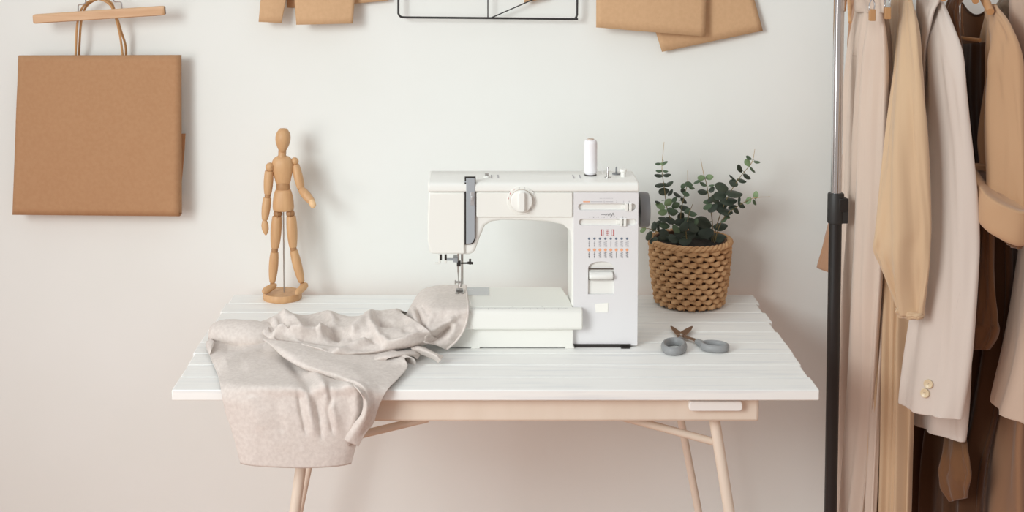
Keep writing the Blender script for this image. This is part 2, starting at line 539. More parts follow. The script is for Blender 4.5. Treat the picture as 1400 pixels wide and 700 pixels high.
# bed / extension table, base, feet
zbed = P(700, 424, 2.70).z
zlip = P(700, 452, 2.70).z
yback = T(700, 392.3, zbed).y
xl, xr = P(600, 430, 2.70).x, P(797, 430, 2.70).x
prof = [(2.705, zlip), (2.700, zlip + 0.003), (2.700, zbed - 0.010), (2.703, zbed - 0.003), (2.709, zbed), (2.724, zbed), (2.724, zlip)]
mb = MB(); mb.prism_x(prof, xl, xr)
bed = obj('extension_table', mb, M_case2, sm, bevel=0.0035, bseg=3)
mb = MB()
xi = P(782, 430, MY).x
mb.prism_z([(xl, 2.724), (xi + 0.001, 2.724), (xi - 0.002, 2.78), (xi - 0.012, yback), (xl, yback)], zlip, zbed)
obj('bed', mb, M_case2, sm, bevel=0.003, bseg=3)
mb = MB()
for k in range(14):
    q = T(648 + k * 9.6, 421.3, zbed + 0.0003)
    mb.box(q.x, q.x + 0.0005, q.y - (0.006 if k % 2 else 0.010), q.y, zbed, zbed + 0.0002)
q0, q1 = T(640, 421.3, zbed), T(776, 421.3, zbed)
mb.box(q0.x, q1.x, q0.y, q0.y + 0.0012, zbed, zbed + 0.0002)
obj('ruler_marks', mb, M_ink_pale, bed)
mb = MB(); mbn = MB()
for k, px in enumerate((661, 701, 741)):
    me = text_mesh(str(k + 1), 0.007); q = T(px, 419.0, zbed + 0.0003); me.transform(Matrix.Translation(q)); mbn.bm.from_mesh(me)
obj('ruler_numbers', mbn, M_ink_pale, bed, smooth=False)
mb = MB(); q0, q1 = T(612, 404, zbed), T(668.5, 393.2, zbed)
mb.box(q0.x, q1.x, q0.y, q1.y, zbed - 0.001, zbed + 0.0012)
obj('needle_plate', mb, M_plate, sm, bevel=0.0005)
zbase = P(700, 473.5, 2.722).z
mb = MB(); mb.box(P(606, 460, 2.715).x, xi + 0.002, 2.714, MY + 0.10, zbase, zlip + 0.001)
obj('base', mb, M_case2, sm, bevel=0.002)
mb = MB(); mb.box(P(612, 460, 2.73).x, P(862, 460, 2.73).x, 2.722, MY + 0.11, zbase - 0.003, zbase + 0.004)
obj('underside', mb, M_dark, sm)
for px in (650, 779, 855):
    mb = MB(); c = P(px, 476, 2.716)
    mb.box(c.x - 0.009, c.x + 0.009, 2.713, 2.735, TZ, zbase + (0.002 if px != 855 else 0.0))
    obj('foot', mb, M_case2 if px < 800 else M_dark, sm, bevel=0.001)
for px in (640, 850):
    mb = MB(); c = P(px, 476, 2.82); mb.box(c.x - 0.009, c.x + 0.009, 2.81, 2.83, TZ, zbase + 0.001); obj('foot', mb, M_dark, sm, bevel=0.001)
# hand wheel
wc = P(874, 286.5, 2.79)
mb = MB(); xw = P(873, 286, 2.79).x
mb.lathe([(0.010, -0.006), (0.010, 0.001), (0.0355, 0.0015), (0.0365, 0.004), (0.0365, 0.016), (0.0345, 0.0205), (0.030, 0.0215), (0.012, 0.0215)], (xw, 2.79, wc.z), 'x', 44)
obj('hand_wheel', mb, M_wheel, sm)
# spool pins, felt, bobbin winder, thread guides on the top
def on_top(px, py): return T(px, py, zt + 0.001)
def pin(px, py, h, r, m, nm):
    c = on_top(px, py); mb = MB(); mb.lathe([(r, 0), (r, h - 0.001), (r * 0.6, h)], c, 'z', 14)
    mb.lathe([(0.006, 0), (0.006, 0.0012)], c, 'z', 18)
    return obj(nm, mb, m, sm)
spc = on_top(807.3, 241.5)
spc.y = 2.80; spc = Vector((P(807.3, 240, 2.80).x, 2.80, zt + 0.001))
mb = MB(); mb.lathe([(0.002, 0), (0.002, 0.055)], spc, 'z', 12); obj('spool_pin', mb, M_steel, sm)
mb = MB(); mb.lathe([(0.0125, -0.0005), (0.0125, 0.0018)], spc, 'z', 24); obj('felt_disc', mb, M_dark, sm)
def top_at(px, Y): return Vector((P(px, 240, Y).x, Y, zt + 0.001))
c = top_at(831, 2.775); mb = MB(); mb.lathe([(0.0022, -0.001), (0.0022, 0.0205), (0.0015, 0.0215)], c, 'z', 14); mb.lathe([(0.007, -0.001), (0.007, 0.001)], c, 'z', 18); obj('bobbin_spindle', mb, M_steel, sm)
c = top_at(842.6, 2.81); mb = MB(); mb.lathe([(0.0019, -0.001), (0.0019, 0.0145), (0.0013, 0.0155)], c, 'z', 14); mb.lathe([(0.0085, -0.001), (0.0085, 0.0022)], c, 'z', 20); obj('spare_spool_pin', mb, M_wheel, sm)
c = top_at(852, 2.785); mb = MB(); mb.lathe([(0.0052, -0.001), (0.0052, 0.009), (0.0078, 0.0105), (0.0078, 0.0145), (0.0065, 0.0155)], c, 'z', 24); obj('winder_stop', mb, M_case, sm)
c = top_at(665.5, 2.775); mb = MB(); mb.lathe([(0.0065, -0.001), (0.0065, 0.0015), (0.005, 0.003)], c, 'z', 20); obj('guide_base', mb, M_case, sm)
mb = MB(); mb.lathe([(0.004, 0.003), (0.004, 0.0085), (0.003, 0.009)], c, 'z', 16); obj('thread_guide', mb, M_steel, sm)
for px in (672, 681, 784, 793):
    mb = MB(); c = top_at(px, 2.78); mb.box(c.x - 0.0012, c.x + 0.0012, 2.765, 2.80, zt, zt + 0.0016)
    obj('cover_slot', mb, M_ink_pale, sm)
# needle bar, presser foot, clamps below the head
YN = T(629, 400, zbed + 0.004).y
def Q(px, py): return P(px, py, YN)
mb = MB()
mb.tube([P(631.8, 343, YN), Q(631.8, 388)], 0.0026, 12)
obj('presser_bar', mb, M_steel, sm)
mb = MB(); mb.tube([P(626.5, 343, YN - 0.012), P(626.5, 372, YN - 0.012)], 0.0021, 12); mb.tube([P(626.5, 372, YN - 0.012), P(626.7, 380, YN - 0.01), P(627, 397, YN - 0.006)], [0.0017, 0.0009, 0.0006], 8)
obj('needle', mb, M_steel, sm)
mb = MB(); c = P(627.3, 361, YN - 0.012)
mb.box(c.x - 0.0042, c.x + 0.0038, c.y - 0.004, c.y + 0.004, c.z - 0.004, c.z + 0.007)
mb.tube([c + Vector((0.004, 0, 0.0018)), c + Vector((0.022, 0, 0.0022))], 0.0018, 10)
mb.tube([c + Vector((0.0235, 0, 0.011)), c + Vector((0.0235, 0, -0.001))], 0.0022, 10)
mb.tube([c + Vector((0.018, 0, 0.0026)), c + Vector((0.030, 0, 0.0018))], 0.0028, 12)
nc = obj('needle_clamp', mb, M_dark, sm, bevel=0.0008); nc['label'] = 'dark metal needle clamp screw'
mb = MB(); c = Q(626, 385); mb.tube([c + Vector((-0.006, -0.004, 0)), c + Vector((0.008, -0.004, 0))], 0.002, 10); mb.tube([c + Vector((-0.0065, -0.004, 0)), c + Vector((-0.004, -0.004, 0))], 0.0042, 14)
c2 = Q(629, 392); mb.tube([Q(630.5, 386), c2], [0.0035, 0.004], 12)
obj('foot_screw', mb, M_steel, sm)
mb = MB(); c = Q(628.5, 398.5)
mb.prism_z([(c.x - 0.009, c.y - 0.014), (c.x - 0.004, c.y - 0.018), (c.x - 0.0015, c.y - 0.006), (c.x + 0.0015, c.y - 0.006), (c.x + 0.004, c.y - 0.018), (c.x + 0.009, c.y - 0.014), (c.x + 0.008, c.y + 0.01), (c.x - 0.008, c.y + 0.01)], zbed + 0.0055, zbed + 0.0075)
mb.tube([Vector((c.x - 0.007, c.y, zbed + 0.010)), Vector((c.x + 0.007, c.y, zbed + 0.010))], 0.003, 12)
obj('presser_foot', mb, M_steel, sm)
mb = MB(); c = Q(623, 353); mb.box(c.x - 0.005, c.x + 0.005, YN - 0.02, YN + 0.005, c.z - 0.004, c.z + 0.006)
mb.tube([P(611, 354.5, YN - 0.012), P(620, 354.5, YN - 0.012)], 0.0026, 10)
obj('threader_clamp', mb, M_slate, sm, bevel=0.001)
mb = MB()
for px in (601, 609.5):
    c = Q(px, 353); mb.box(c.x - 0.0024, c.x + 0.0024, YN - 0.012, YN - 0.006, c.z - 0.008, c.z + 0.010)
c = Q(597, 358); mb.box(c.x - 0.004, c.x + 0.006, YN - 0.012, YN - 0.007, c.z - 0.001, c.z + 0.0015)
obj('thread_hook', mb, M_case, sm, bevel=0.0008)
for px in (603, 609.5):
    mb = MB(); c = Q(px, 349.5); mb.box(c.x - 0.0022, c.x + 0.0022, YN - 0.014, YN - 0.0125, c.z - 0.006, c.z + 0.006)
    obj('hook_bracket', mb, M_dark, sm)

# spool of white thread on the pin
sp = thing('thread_spool', spc + Vector((0, 0, 0.0018)), 'tall spool of white thread upright on top of sewing machine', 'thread spool')
hh = 0.0715
prof = [(0.0112, 0), (0.0118, 0.003)]
for k in range(30):
    t = k / 29; prof.append((0.0136 + (0.00015 if k % 2 else 0), 0.004 + t * (hh - 0.010)))
prof += [(0.0126, hh - 0.003), (0.011, hh)]
mb = MB(); mb.lathe(prof, spc + Vector((0, 0, 0.002)), 'z', 32)
obj('wound_thread', mb, mat('white_thread', (244, 243, 246), 0.6, sheen=0.2, bump=0.3, bscale=60, bstretch=(1, 1, 20)), sp)
mb = MB(); mb.lathe([(0.0065, 0), (0.0065, 0.003), (0.003, 0.0035)], spc + Vector((0, 0, 0.0018 + hh)), 'z', 20)
obj('spool_core', mb, mat('kraft_card_core', (206, 190, 176), 0.7), sp)
mb = MB(); a = spc + Vector((-0.004, 0, hh + 0.003))
mb.tube(pspline([a, a + Vector((-0.003, 0, 0.006)), a + Vector((-0.010, 0.002, 0.018))], 10), 0.0003, 5)
mb.tube(pspline([spc + Vector((0.0135, 0, 0.030)), spc + Vector((0.022, 0, 0.020)), spc + Vector((0.025, 0, 0.002))], 12), 0.0003, 5)
obj('loose_thread', mb, bpy.data.materials['white_thread'], sp)
# ---------------------------------------------------------------- linen cloth under the needle
from mathutils.bvhtree import BVHTree
M_linen = mat('natural_linen', (224, 215, 208), 0.9, spec=0.15, sheen=0.2, c2=(213, 203, 196), nscale=150, bump=0.5, bscale=520, bstretch=(1, 1, 1), bdist=0.0008)
LIFT = Vector((0, -0.55, 0.83))

def cp3(q):
    x, y, a = q
    return P(x, y, a) if a >= 1 else T(x, y, TZ + a)

def cloth_sheet(rows, nu, nv, ridges=(), wob=0.0012, wscale=26.0, seed=0.0, lift=LIFT):
    pts = [[cp3(q) for q in r] for r in rows]
    rr = [spline(r, nu) for r in pts]
    cols = [spline([r[j] for r in rr], nv) for j in range(nu)]
    g = [[cols[j][i] for j in range(nu)] for i in range(nv)]
    for i in range(nv):
        for j in range(nu):
            p = g[i][j].copy()
            q = proj(p)
            e = min(j, nu - 1 - j, i, nv - 1 - i) / 6.0
            e = min(1, e)
            h = wob * noise.noise(p * wscale + Vector((seed, 0, 0))) + 0.5 * wob * noise.noise(p * wscale * 2.7 + Vector((seed, 5, 0)))
            for poly, amp, wp, wn in ridges:
                d, s, t = seg_dist(q, poly)
                w = wp if s > 0 else wn
                if d < 3 * w:
                    h += amp * math.exp(-(d / w) ** 2) * (min(1, 5 * t + 0.25) * min(1, 5 * (1 - t) + 0.25))
            g[i][j] = p + lift * h * e
    return g

lin_mb = MB()
# lower panel lying on the table and falling over its front edge
A = [[(289, 457, .014), (312, 455, .018), (345, 455, .018), (390, 458, .018), (440, 465, .016), (500, 472, .010), (553, 478, .005)],
     [(284, 464, .012), (312, 469, .012), (350, 472, .012), (390, 474, .014), (440, 483, .012), (500, 488, .009), (552, 490, .005)],
     [(287, 486, .006), (312, 492, .008), (350, 496, .010), (395, 497, .011), (450, 505, .010), (500, 506, .008), (548, 502, .004)],
     [(297, 511, .005), (320, 514, .009), (360, 516, .011), (405, 518, .012), (455, 518, .012), (500, 517, .010), (536, 514, .004)],
     [(301, 526, .006), (325, 527, .011), (362, 528, .014), (408, 529, .015), (457, 529, .015), (496, 529, .012), (523, 528, .006)],
     [(304, 543, 2.459), (328, 543, 2.449), (364, 543, 2.443), (409, 544, 2.441), (457, 544, 2.441), (492, 544, 2.446), (515, 543, 2.457)],
     [(309, 566, 2.457), (334, 566, 2.445), (366, 567, 2.438), (410, 568, 2.436), (456, 568, 2.436), (488, 567, 2.443), (504, 566, 2.454)],
     [(318, 592, 2.455), (340, 593, 2.443), (370, 594, 2.436), (412, 595, 2.434), (452, 595, 2.435), (478, 594, 2.442), (492, 592, 2.452)],
     [(329, 634, 2.453), (346, 637, 2.441), (374, 639, 2.435), (412, 640, 2.433), (446, 639, 2.435), (466, 637, 2.441), (480, 634, 2.450)]]
ridA = [([(296, 502), (325, 490), (355, 477), (385, 468)], .013, 8, 11),
        ([(300, 474), (335, 478), (370, 472)], -.010, 9, 6),
        ([(330, 505), (365, 492), (392, 480)], .005, 9, 9),
        ([(395, 495), (415, 516), (432, 545), (440, 580)], -.010, 8, 6),
        ([(425, 505), (445, 530), (452, 560), (462, 592)], .009, 5, 7),
        ([(448, 525), (452, 545), (449, 560), (456, 592)], -.011, 3.5, 4),
        ([(407, 531), (411, 560), (418, 592)], -.008, 3, 4),
        ([(419, 535), (424, 565), (430, 598)], .006, 3, 4),
        ([(430, 540), (436, 570), (440, 600)], -.007, 3, 4),
        ([(340, 540), (350, 565), (356, 592)], .004, 10, 10),
        ([(376, 540), (380, 565), (386, 592)], -.004, 8, 8),
        ([(470, 522), (487, 542), (488, 570), (478, 600)], .010, 7, 7)]
lin_mb.grid(cloth_sheet(A, 150, 130, ridA, seed=1))
# flap lapping over it from the knot towards the front edge
A2 = [[(360, 463, .040), (385, 466, .040), (425, 470, .033), (470, 476, .024), (515, 481, .018), (549, 484, .020)],
      [(374, 474, .036), (395, 479, .036), (432, 484, .029), (478, 490, .022), (524, 492, .017), (554, 492, .022)],
      [(388, 487, .028), (408, 491, .030), (442, 496, .026), (486, 502, .021), (525, 504, .016), (557, 502, .012)],
      [(412, 500, .023), (432, 504, .025), (458, 508, .024), (492, 513, .020), (521, 515, .014), (545, 517, .009)],
      [(446, 511, .020), (464, 514, .022), (482, 518, .021), (502, 523, .017), (518, 526, .012), (533, 529, .009)],
      [(474, 521, .018), (486, 524, .020), (496, 528, .019), (508, 533, 2.444), (517, 536, 2.447), (526, 539, 2.450)],
      [(491, 534, .017), (498, 538, 2.432), (504, 543, 2.434), (511, 547, 2.442), (516, 549, 2.446), (520, 550, 2.449)],
      [(497, 549, 2.430), (501, 553, 2.424), (506, 557, 2.430), (510, 561, 2.441), (513, 563, 2.445), (515, 564, 2.448)],
      [(494, 566, 2.432), (498, 569, 2.426), (502, 573, 2.432), (506, 576, 2.440), (508, 578, 2.444), (510, 579, 2.447)],
      [(482, 582, 2.438), (487, 586, 2.432), (492, 588, 2.434), (496, 590, 2.440), (498, 591, 2.443), (500, 592, 2.445)],
      [(470, 600, 2.440), (475, 604, 2.437), (480, 606, 2.438), (485, 608, 2.440), (488, 609, 2.442), (490, 610, 2.444)]]
gA2 = cloth_sheet(A2, 110, 150, [([(400, 478), (440, 492), (480, 508), (510, 525)], .003, 8, 8)], seed=3)
def tuck(row_pts, inner, d1=0.004, d2=0.010):
    """roll an edge under: two extra rows beneath the lip"""
    r1, r2 = [], []
    for p, q in zip(row_pts, inner):
        v = (q - p); v = v.normalized() if v.length > 1e-6 else Vector((1, 0, 0))
        r1.append(p + v * 0.001 - LIFT * d1)
        r2.append(p + v * 0.012 - LIFT * d2)
    return r1, r2
edge = [r[0] for r in gA2]; inner = [r[5] for r in gA2]
r1, r2 = tuck(edge, inner)
gA2 = [[r2[i], r1[i]] + gA2[i] for i in range(len(gA2))]
lin_mb.grid(gA2)
# bunched roll across the middle
B2 = [[(350, 446, .010), (392, 440, .006), (430, 438, .006), (470, 438, .006), (510, 438, .008), (548, 436, .012), (580, 432, .012)],
      [(351, 442, .030), (386, 430, .042), (420, 430, .040), (448, 426, .050), (478, 433, .042), (512, 430, .048), (548, 426, .052), (582, 424, .060)][:7],
      [(355, 450, .034), (392, 438, .050), (428, 440, .044), (456, 438, .044), (492, 440, .052), (530, 442, .054), (570, 440, .060)],
      [(362, 459, .034), (400, 450, .050), (432, 455, .042), (460, 458, .036), (500, 452, .050), (540, 455, .052), (586, 452, .058)],
      [(372, 464, .030), (404, 462, .040), (440, 468, .034), (472, 470, .034), (508, 464, .042), (550, 466, .042), (592, 460, .040)],
      [(382, 467, .024), (420, 477, .026), (456, 484, .024), (490, 482, .026), (530, 477, .028), (566, 471, .032), (598, 463, .030)],
      [(390, 470, .014), (424, 480, .012), (458, 487, .010), (492, 485, .012), (532, 480, .014), (568, 474, .018), (598, 467, .020)],
      [(396, 467, .006), (428, 476, .004), (462, 482, .004), (494, 481, .004), (534, 476, .006), (566, 471, .008), (594, 466, .010)]]
ridB = [([(354, 462), (362, 452), (374, 441), (384, 435), (398, 433)], .014, 4, 5),
        ([(372, 463), (378, 455), (390, 450), (412, 455), (440, 455), (466, 450)], .020, 3.5, 4),
        ([(360, 452), (367, 444), (374, 452)], -.018, 4, 4),
        ([(384, 443), (391, 446), (398, 452)], -.022, 3, 4),
        ([(384, 432), (402, 436), (411, 447), (414, 456)], .013, 3.5, 4),
        ([(374, 460), (388, 462), (402, 467), (408, 474)], -.016, 3, 3.5),
        ([(396, 464), (407, 474), (425, 479), (448, 484)], .010, 3, 4),
        ([(416, 434), (424, 446), (440, 452)], -.011, 6, 6),
        ([(448, 428), (456, 440), (446, 452), (432, 456)], .014, 5, 6),
        ([(446, 446), (456, 455), (468, 458)], -.026, 7, 5),
        ([(478, 458), (488, 446), (502, 436), (514, 433)], .016, 5, 5),
        ([(502, 436), (510, 446), (518, 462), (532, 470)], .011, 4, 6),
        ([(500, 432), (530, 427), (556, 425)], .010, 3, 4),
        ([(512, 440), (540, 441), (562, 436)], -.020, 5, 4),
        ([(474, 464), (500, 459), (518, 468)], -.010, 5, 5),
        ([(455, 485), (482, 474), (506, 463)], .013, 4, 5),
        ([(404, 460), (430, 466), (470, 470)], -.010, 4, 5),
        ([(520, 476), (550, 468), (578, 456)], .012, 5, 5),
        ([(548, 450), (566, 452), (580, 448)], -.008, 5, 5),
        ([(468, 478), (500, 476), (540, 474)], -.006, 4, 4)]
B2[1] = B2[1][:7]
lin_mb.grid(cloth_sheet(B2, 190, 110, ridB, wob=0.0018, seed=7))
# rolled lobe on the left
rings = []
lobe = [(286, 451, 3, 0.004), (288, 450, 9, 0.012), (293, 449.5, 13.5, 0.022), (303, 449.5, 16.5, 0.030), (320, 451, 18.5, 0.035), (340, 452.5, 19.5, 0.037), (356, 453, 18, 0.035), (368, 453, 15, 0.030), (378, 455, 11, 0.022)]
lp = [Vector((x, y, r)) for x, y, r, _ in lobe]
ld = [Vector((d, 0, 0)) for *_, d in lobe]
n = 44
for c, dd in zip(spline(lp, n), spline(ld, n)):
    r = max(c.z, 1) / 655.0 * 1.0
    ctr = T(c.x, c.y + 5, TZ + 0.021); 
    ring = []
    for k in range(28):
        a = 2 * PI * k / 28
        hz = r * 0.93 * math.sin(a); dy = dd.x * 1.15 * math.cos(a)
        w = 1 + 0.06 * noise.noise(Vector((c.x * 0.06, math.cos(a) * 1.5, math.sin(a) * 1.5)))
        p = ctr + Vector((0, dy * w, hz * w))
        p.z = max(p.z, TZ + 0.003)
        ring.append(p)
    rings.append(ring)
lin_mb.ring_loft(rings)
# hem corner curling at far left
hem = [[(287, 463, .016), (284, 466, .014), (281.5, 469, .011), (282, 474, .007)],
       [(292, 466, .019), (289, 470, .020), (286, 474, .018), (284, 479, .010)],
       [(292.5, 470, .017), (291, 475, .017), (288.5, 480, .014), (286.5, 485, .007)]]
lin_mb.grid(cloth_sheet(hem, 14, 14, (), wob=0.0003, seed=2))
# the sewn end draped over the machine bed
C_ = [[(577, 396, 2.885), (592, 391.5, 2.885), (613, 390, 2.885), (636.5, 389.2, 2.885)],
      [(570, 404, 2.845), (590, 401, 2.825), (613, 400, 2.82), (638.5, 399.5, 2.815)],
      [(564, 414, 2.82), (588, 412, 2.762), (613, 412, 2.748), (640.5, 411.5, 2.748)],
      [(559, 423, 2.80), (586, 423, 2.715), (613, 423, 2.699), (641, 423, 2.6985)],
      [(554, 433, 2.79), (584, 437, 2.694), (612, 438, 2.692), (639.5, 437, 2.6945)],
      [(548, 444, 2.77), (580, 450, 2.680), (608, 455, 2.684), (634, 454, 2.690)],
      [(542, 453, 2.75), (574, 460, 2.665), (600, 468, 2.676), (624, 468, 2.688)],
      [(546, 462, 2.73), (578, 468, 2.655), (596, 472, 2.672), (611, 478.5, 2.690)]]
ridC = [([(562, 420), (567, 432), (571, 446), (570, 460)], .018, 5, 3.5),
        ([(570, 420), (574, 434), (579, 447), (576, 461)], -.020, 2.5, 3),
        ([(576, 418), (584, 427), (587, 433)], -.012, 4, 4),
        ([(590, 425), (586, 440), (584, 452)], .008, 5, 5),
        ([(578, 462), (596, 450), (612, 441), (624, 434)], .016, 4, 6),
        ([(584, 467), (602, 456), (617, 444)], -.016, 6, 3),
        ([(622, 440), (620, 452), (612, 466)], .008, 5, 6),
        ([(580, 404), (600, 401), (622, 404)], -.004, 4, 4),
        ([(585, 412), (605, 409), (630, 412)], .003, 4, 4)]
lin_mb.grid(cloth_sheet(C_, 110, 110, ridC, wob=0.0012, seed=11, lift=Vector((0, -0.9, 0.35))))
# two tails poking out at the machine's foot
tails = [[(558, 470, .020), (575, 473, .022), (592, 481, .020), (606, 487, .016)],
         [(562, 476, .022), (578, 480, .024), (594, 487, .021), (603, 492, .014)],
         [(566, 481, .012), (580, 486, .012), (594, 492, .008), (599, 496, .004)]]
lin_mb.grid(cloth_sheet(tails, 40, 24, [([(566, 474), (586, 483), (603, 491)], .004, 4, 5)], wob=0.0006, seed=4))
curl = [[(506, 488, .014), (525, 481, .020), (545, 480, .020), (566, 478, .016), (576, 480, .012)],
        [(512, 492, .018), (527, 486, .026), (548, 484, .026), (566, 483, .020), (574, 486, .010)],
        [(522, 495, .012), (534, 489, .024), (550, 487, .022), (564, 487, .015), (570, 491, .006)]]
lin_mb.grid(cloth_sheet(curl, 44, 24, (), wob=0.0006, seed=5))
roll = []
for k in range(27):
    t = k / 26; a = -0.6 + 5.2 * t; r = 0.0125 * (1 - 0.62 * t)
    c = T(545, 492, TZ + 0.014)
    roll.append([c + Vector((0.018 * s + r * 0.9 * math.cos(a) * 1.5, -0.022 * s + 0.010, r * math.sin(a))) for s in (-1.2, -0.4, 0.4, 1.0)])
lin_mb.grid(roll)
for v in lin_mb.bm.verts:
    if v.co.y >= 2.470 and v.co.z < TZ + 0.0014:
        if v.co.z > TZ - 0.013: v.co.z = TZ + 0.0014
        else: v.co.y = 2.4685
fab = obj('linen_fabric', lin_mb, M_linen, solid=0.0014, angle=180, recalc=False, soff=0.0)
tag(fab, 'crumpled beige linen fabric being sewn, draped over the front edge of the table', 'fabric')
# stitched hem and stray threads (children of the fabric)
M_thr = mat('pale_linen_thread', (232, 226, 220), 0.9)
mb = MB()
mb.tube(pspline([P(636.3, 390, 2.880), P(638, 400, 2.810), P(639.5, 412, 2.743), P(640, 423, 2.694), P(638.5, 437, 2.690), P(633, 453, 2.686), P(623, 467, 2.683), P(611, 477.5, 2.685)], 60), 0.0022, 8)
obj('stitched_hem', mb, M_linen, fab)
mb = MB()
for (x, y, ln) in ((641, 396, 14), (642, 410, 6), (643, 425, 10), (642, 440, 14), (640, 446, 12), (638, 436, 12), (285, 466, -18), (286, 472, -22)):
    a = P(x, y, 2.70) if x > 400 else T(x, y, TZ + .012)
    pts = [a]
    for k in range(5):
        pts.append(a + Vector(((k + 1) * ln * 0.00012 + R.uniform(-.002, .002), 0.0, -(k + 1) * abs(ln) * 0.0003 * (1 if y > 400 else 0) + R.uniform(-.001, .001))))
    mb.tube(pspline(pts, 14), 0.00035, 5)
obj('stray_threads', mb, M_thr, fab)
# ---------------------------------------------------------------- artist's mannequin
M_wood = mat('turned_beech', (214, 172, 126), 0.5, c2=(196, 150, 106), nscale=9, stretch=(8, 8, 1), lo=0.3, hi=0.75)
M_woodj = mat('beech_joint', (186, 142, 98), 0.55, c2=(160, 116, 76), nscale=30)
MNY = 3.075
man = thing('wooden_mannequin', T(386.5, 407.5, TZ), 'jointed wooden artist mannequin figure standing on white table near wall', 'mannequin')
def W(px, py, dy=0.0): return P(px, py, MNY + dy)
S = 1 / 596.0
bc = T(386.5, 407.5, TZ); bc.y = MNY + 0.005
mb = MB(); mb.lathe([(0.0432, 0), (0.0445, 0.002), (0.0445, 0.0125), (0.0425, 0.0155), (0.0, 0.0157)], bc, 'z', 48, cap=False)
obj('base', mb, M_wood, man)
mb = MB(); a = W(387.4, 280, 0.002); mb.tube([Vector((a.x, a.y, bc.z + 0.012)), a], 0.0017, 10)
obj('support_rod', mb, M_steel, man)
egg = []
for k in range(15):
    t = k / 14
    egg.append((t, max(0.0012, 12.6 * S * (math.sin(PI * min(1, t * 0.92 + 0.045)) ** 0.55) * (1 - 0.40 * t))))
mb = MB(); mb.limb(W(387.5, 175.5), W(386, 209.5, -0.004), egg, 24, 1.05)
# faceted chin plane
obj('head', mb, M_wood, man, angle=60)
mb = MB(); mb.limb(W(386, 206), W(385.5, 217), [(0, 5.6 * S), (0.5, 5.3 * S), (1, 6.6 * S)], 18); obj('neck', mb, M_wood, man)
def barrel(r0, r1, r2, n=11, e=0.86):
    out = [(0, r0 * 0.55)]
    for k in range(n):
        t = k / (n - 1)
        r = r0 * (1 - t) ** 2 + 2 * r1 * t * (1 - t) + r2 * t * t
        out.append((0.03 + 0.94 * t, r * S))
    out.append((1.0, r2 * 0.55 * S)); out[0] = (0, r0 * 0.55 * S)
    return out
mb = MB(); mb.limb(W(385.8, 212.5), W(387, 251), [(0, 3 * S), (0.015, 6 * S), (0.05, 9.2 * S), (0.11, 11.8 * S), (0.19, 13.8 * S), (0.29, 14.9 * S), (0.40, 15.1 * S), (0.52, 14.4 * S), (0.66, 13.0 * S), (0.80, 11.5 * S), (0.95, 10.2 * S), (1, 9.2 * S)], 30, 0.68)
obj('torso', mb, M_wood, man, angle=60)
mb = MB(); mb.limb(W(387, 249), W(387, 262), [(0, 8.6 * S), (0.5, 9.6 * S), (1, 8.6 * S)], 22, 0.8); obj('waist', mb, M_woodj, man)
mb = MB(); mb.limb(W(387, 258.5), W(387.5, 288), [(0, 8.6 * S), (0.03, 10.4 * S), (0.15, 11.9 * S), (0.35, 13.4 * S), (0.6, 14.3 * S), (0.8, 14.6 * S), (0.94, 14.3 * S), (0.985, 13.5 * S), (1, 12 * S)], 30, 0.7)
obj('pelvis', mb, M_wood, man, angle=50)
for (px, py, r, dy) in ((369.2, 228.5, 6.3, -0.006), (403, 220.5, 5.4, 0.004)):
    mb = MB(); mb.ellipsoid(W(px, py, dy), (r * S, r * S, r * S)); sh = obj('shoulder_ball', mb, M_wood, man)
    if px < 380:
        mb = MB(); c = W(371, 228.5, dy - 0.0101); mb.ellipsoid(c, (0.0016, 0.001, 0.0016)); obj('peg', mb, M_woodj, sh)
mb = MB(); mb.limb(W(368, 233, -0.006), W(366, 266, -0.006), barrel(5.8, 7.6, 4.9), 18); obj('upper_arm', mb, M_wood, man, angle=50)
mb = MB(); mb.limb(W(366.2, 263, -0.006), W(365.5, 273, -0.006), [(0, 3.8 * S), (0.5, 4.2 * S), (1, 3.8 * S)], 14); obj('elbow_joint', mb, M_woodj, man)
mb = MB(); mb.limb(W(365.5, 269.5, -0.006), W(361.8, 301.5, -0.010), barrel(5.2, 7.4, 3.9), 18); obj('forearm', mb, M_wood, man, angle=50)
mb = MB(); mb.limb(W(361.5, 300, -0.010), W(363.5, 321.5, -0.012), [(0, 2.4 * S), (0.08, 3.2 * S), (0.35, 5.0 * S), (0.65, 4.6 * S), (0.9, 2.4 * S), (1, 0.9 * S)], 16, 0.7); obj('hand', mb, M_wood, man, angle=60)
mb = MB(); mb.limb(W(404, 224.5, 0.003), W(411.5, 258, -0.002), barrel(4.9, 7.6, 5.2), 18); obj('upper_arm', mb, M_wood, man, angle=50)
mb = MB(); mb.limb(W(410.5, 255, -0.002), W(413, 263, -0.004), [(0, 3.8 * S), (0.5, 4.2 * S), (1, 3.6 * S)], 14); obj('elbow_joint', mb, M_woodj, man)
mb = MB(); mb.limb(W(411.5, 258.5, -0.004), W(427.5, 277.5, -0.026), barrel(5.0, 7.6, 4.6), 18); obj('forearm', mb, M_wood, man, angle=50)
mb = MB(); mb.limb(W(425, 273.5, -0.027), W(429.5, 284, -0.034), [(0, 2.8 * S), (0.15, 4.0 * S), (0.5, 4.8 * S), (0.85, 3.8 * S), (1, 1.6 * S)], 16, 0.8); obj('hand', mb, mat('pale_beech', (232, 194, 148), 0.5), man, angle=60)
for (px, py) in ((379.8, 292), (397, 292)):
    mb = MB(); mb.ellipsoid(W(px, py), (6 * S, 6 * S, 6 * S)); mb.box(W(px + 0.6, py).x - 0.0006, W(px + 0.6, py).x + 0.0006, MNY - 0.0108, MNY, W(px, py + 5).z, W(px, py - 5).z)
    obj('hip_joint', mb, M_woodj, man)
mb = MB(); mb.limb(W(378.8, 294.5), W(375.8, 340, -0.002), barrel(6.4, 9.0, 5.4), 20); obj('thigh', mb, M_wood, man, angle=50)
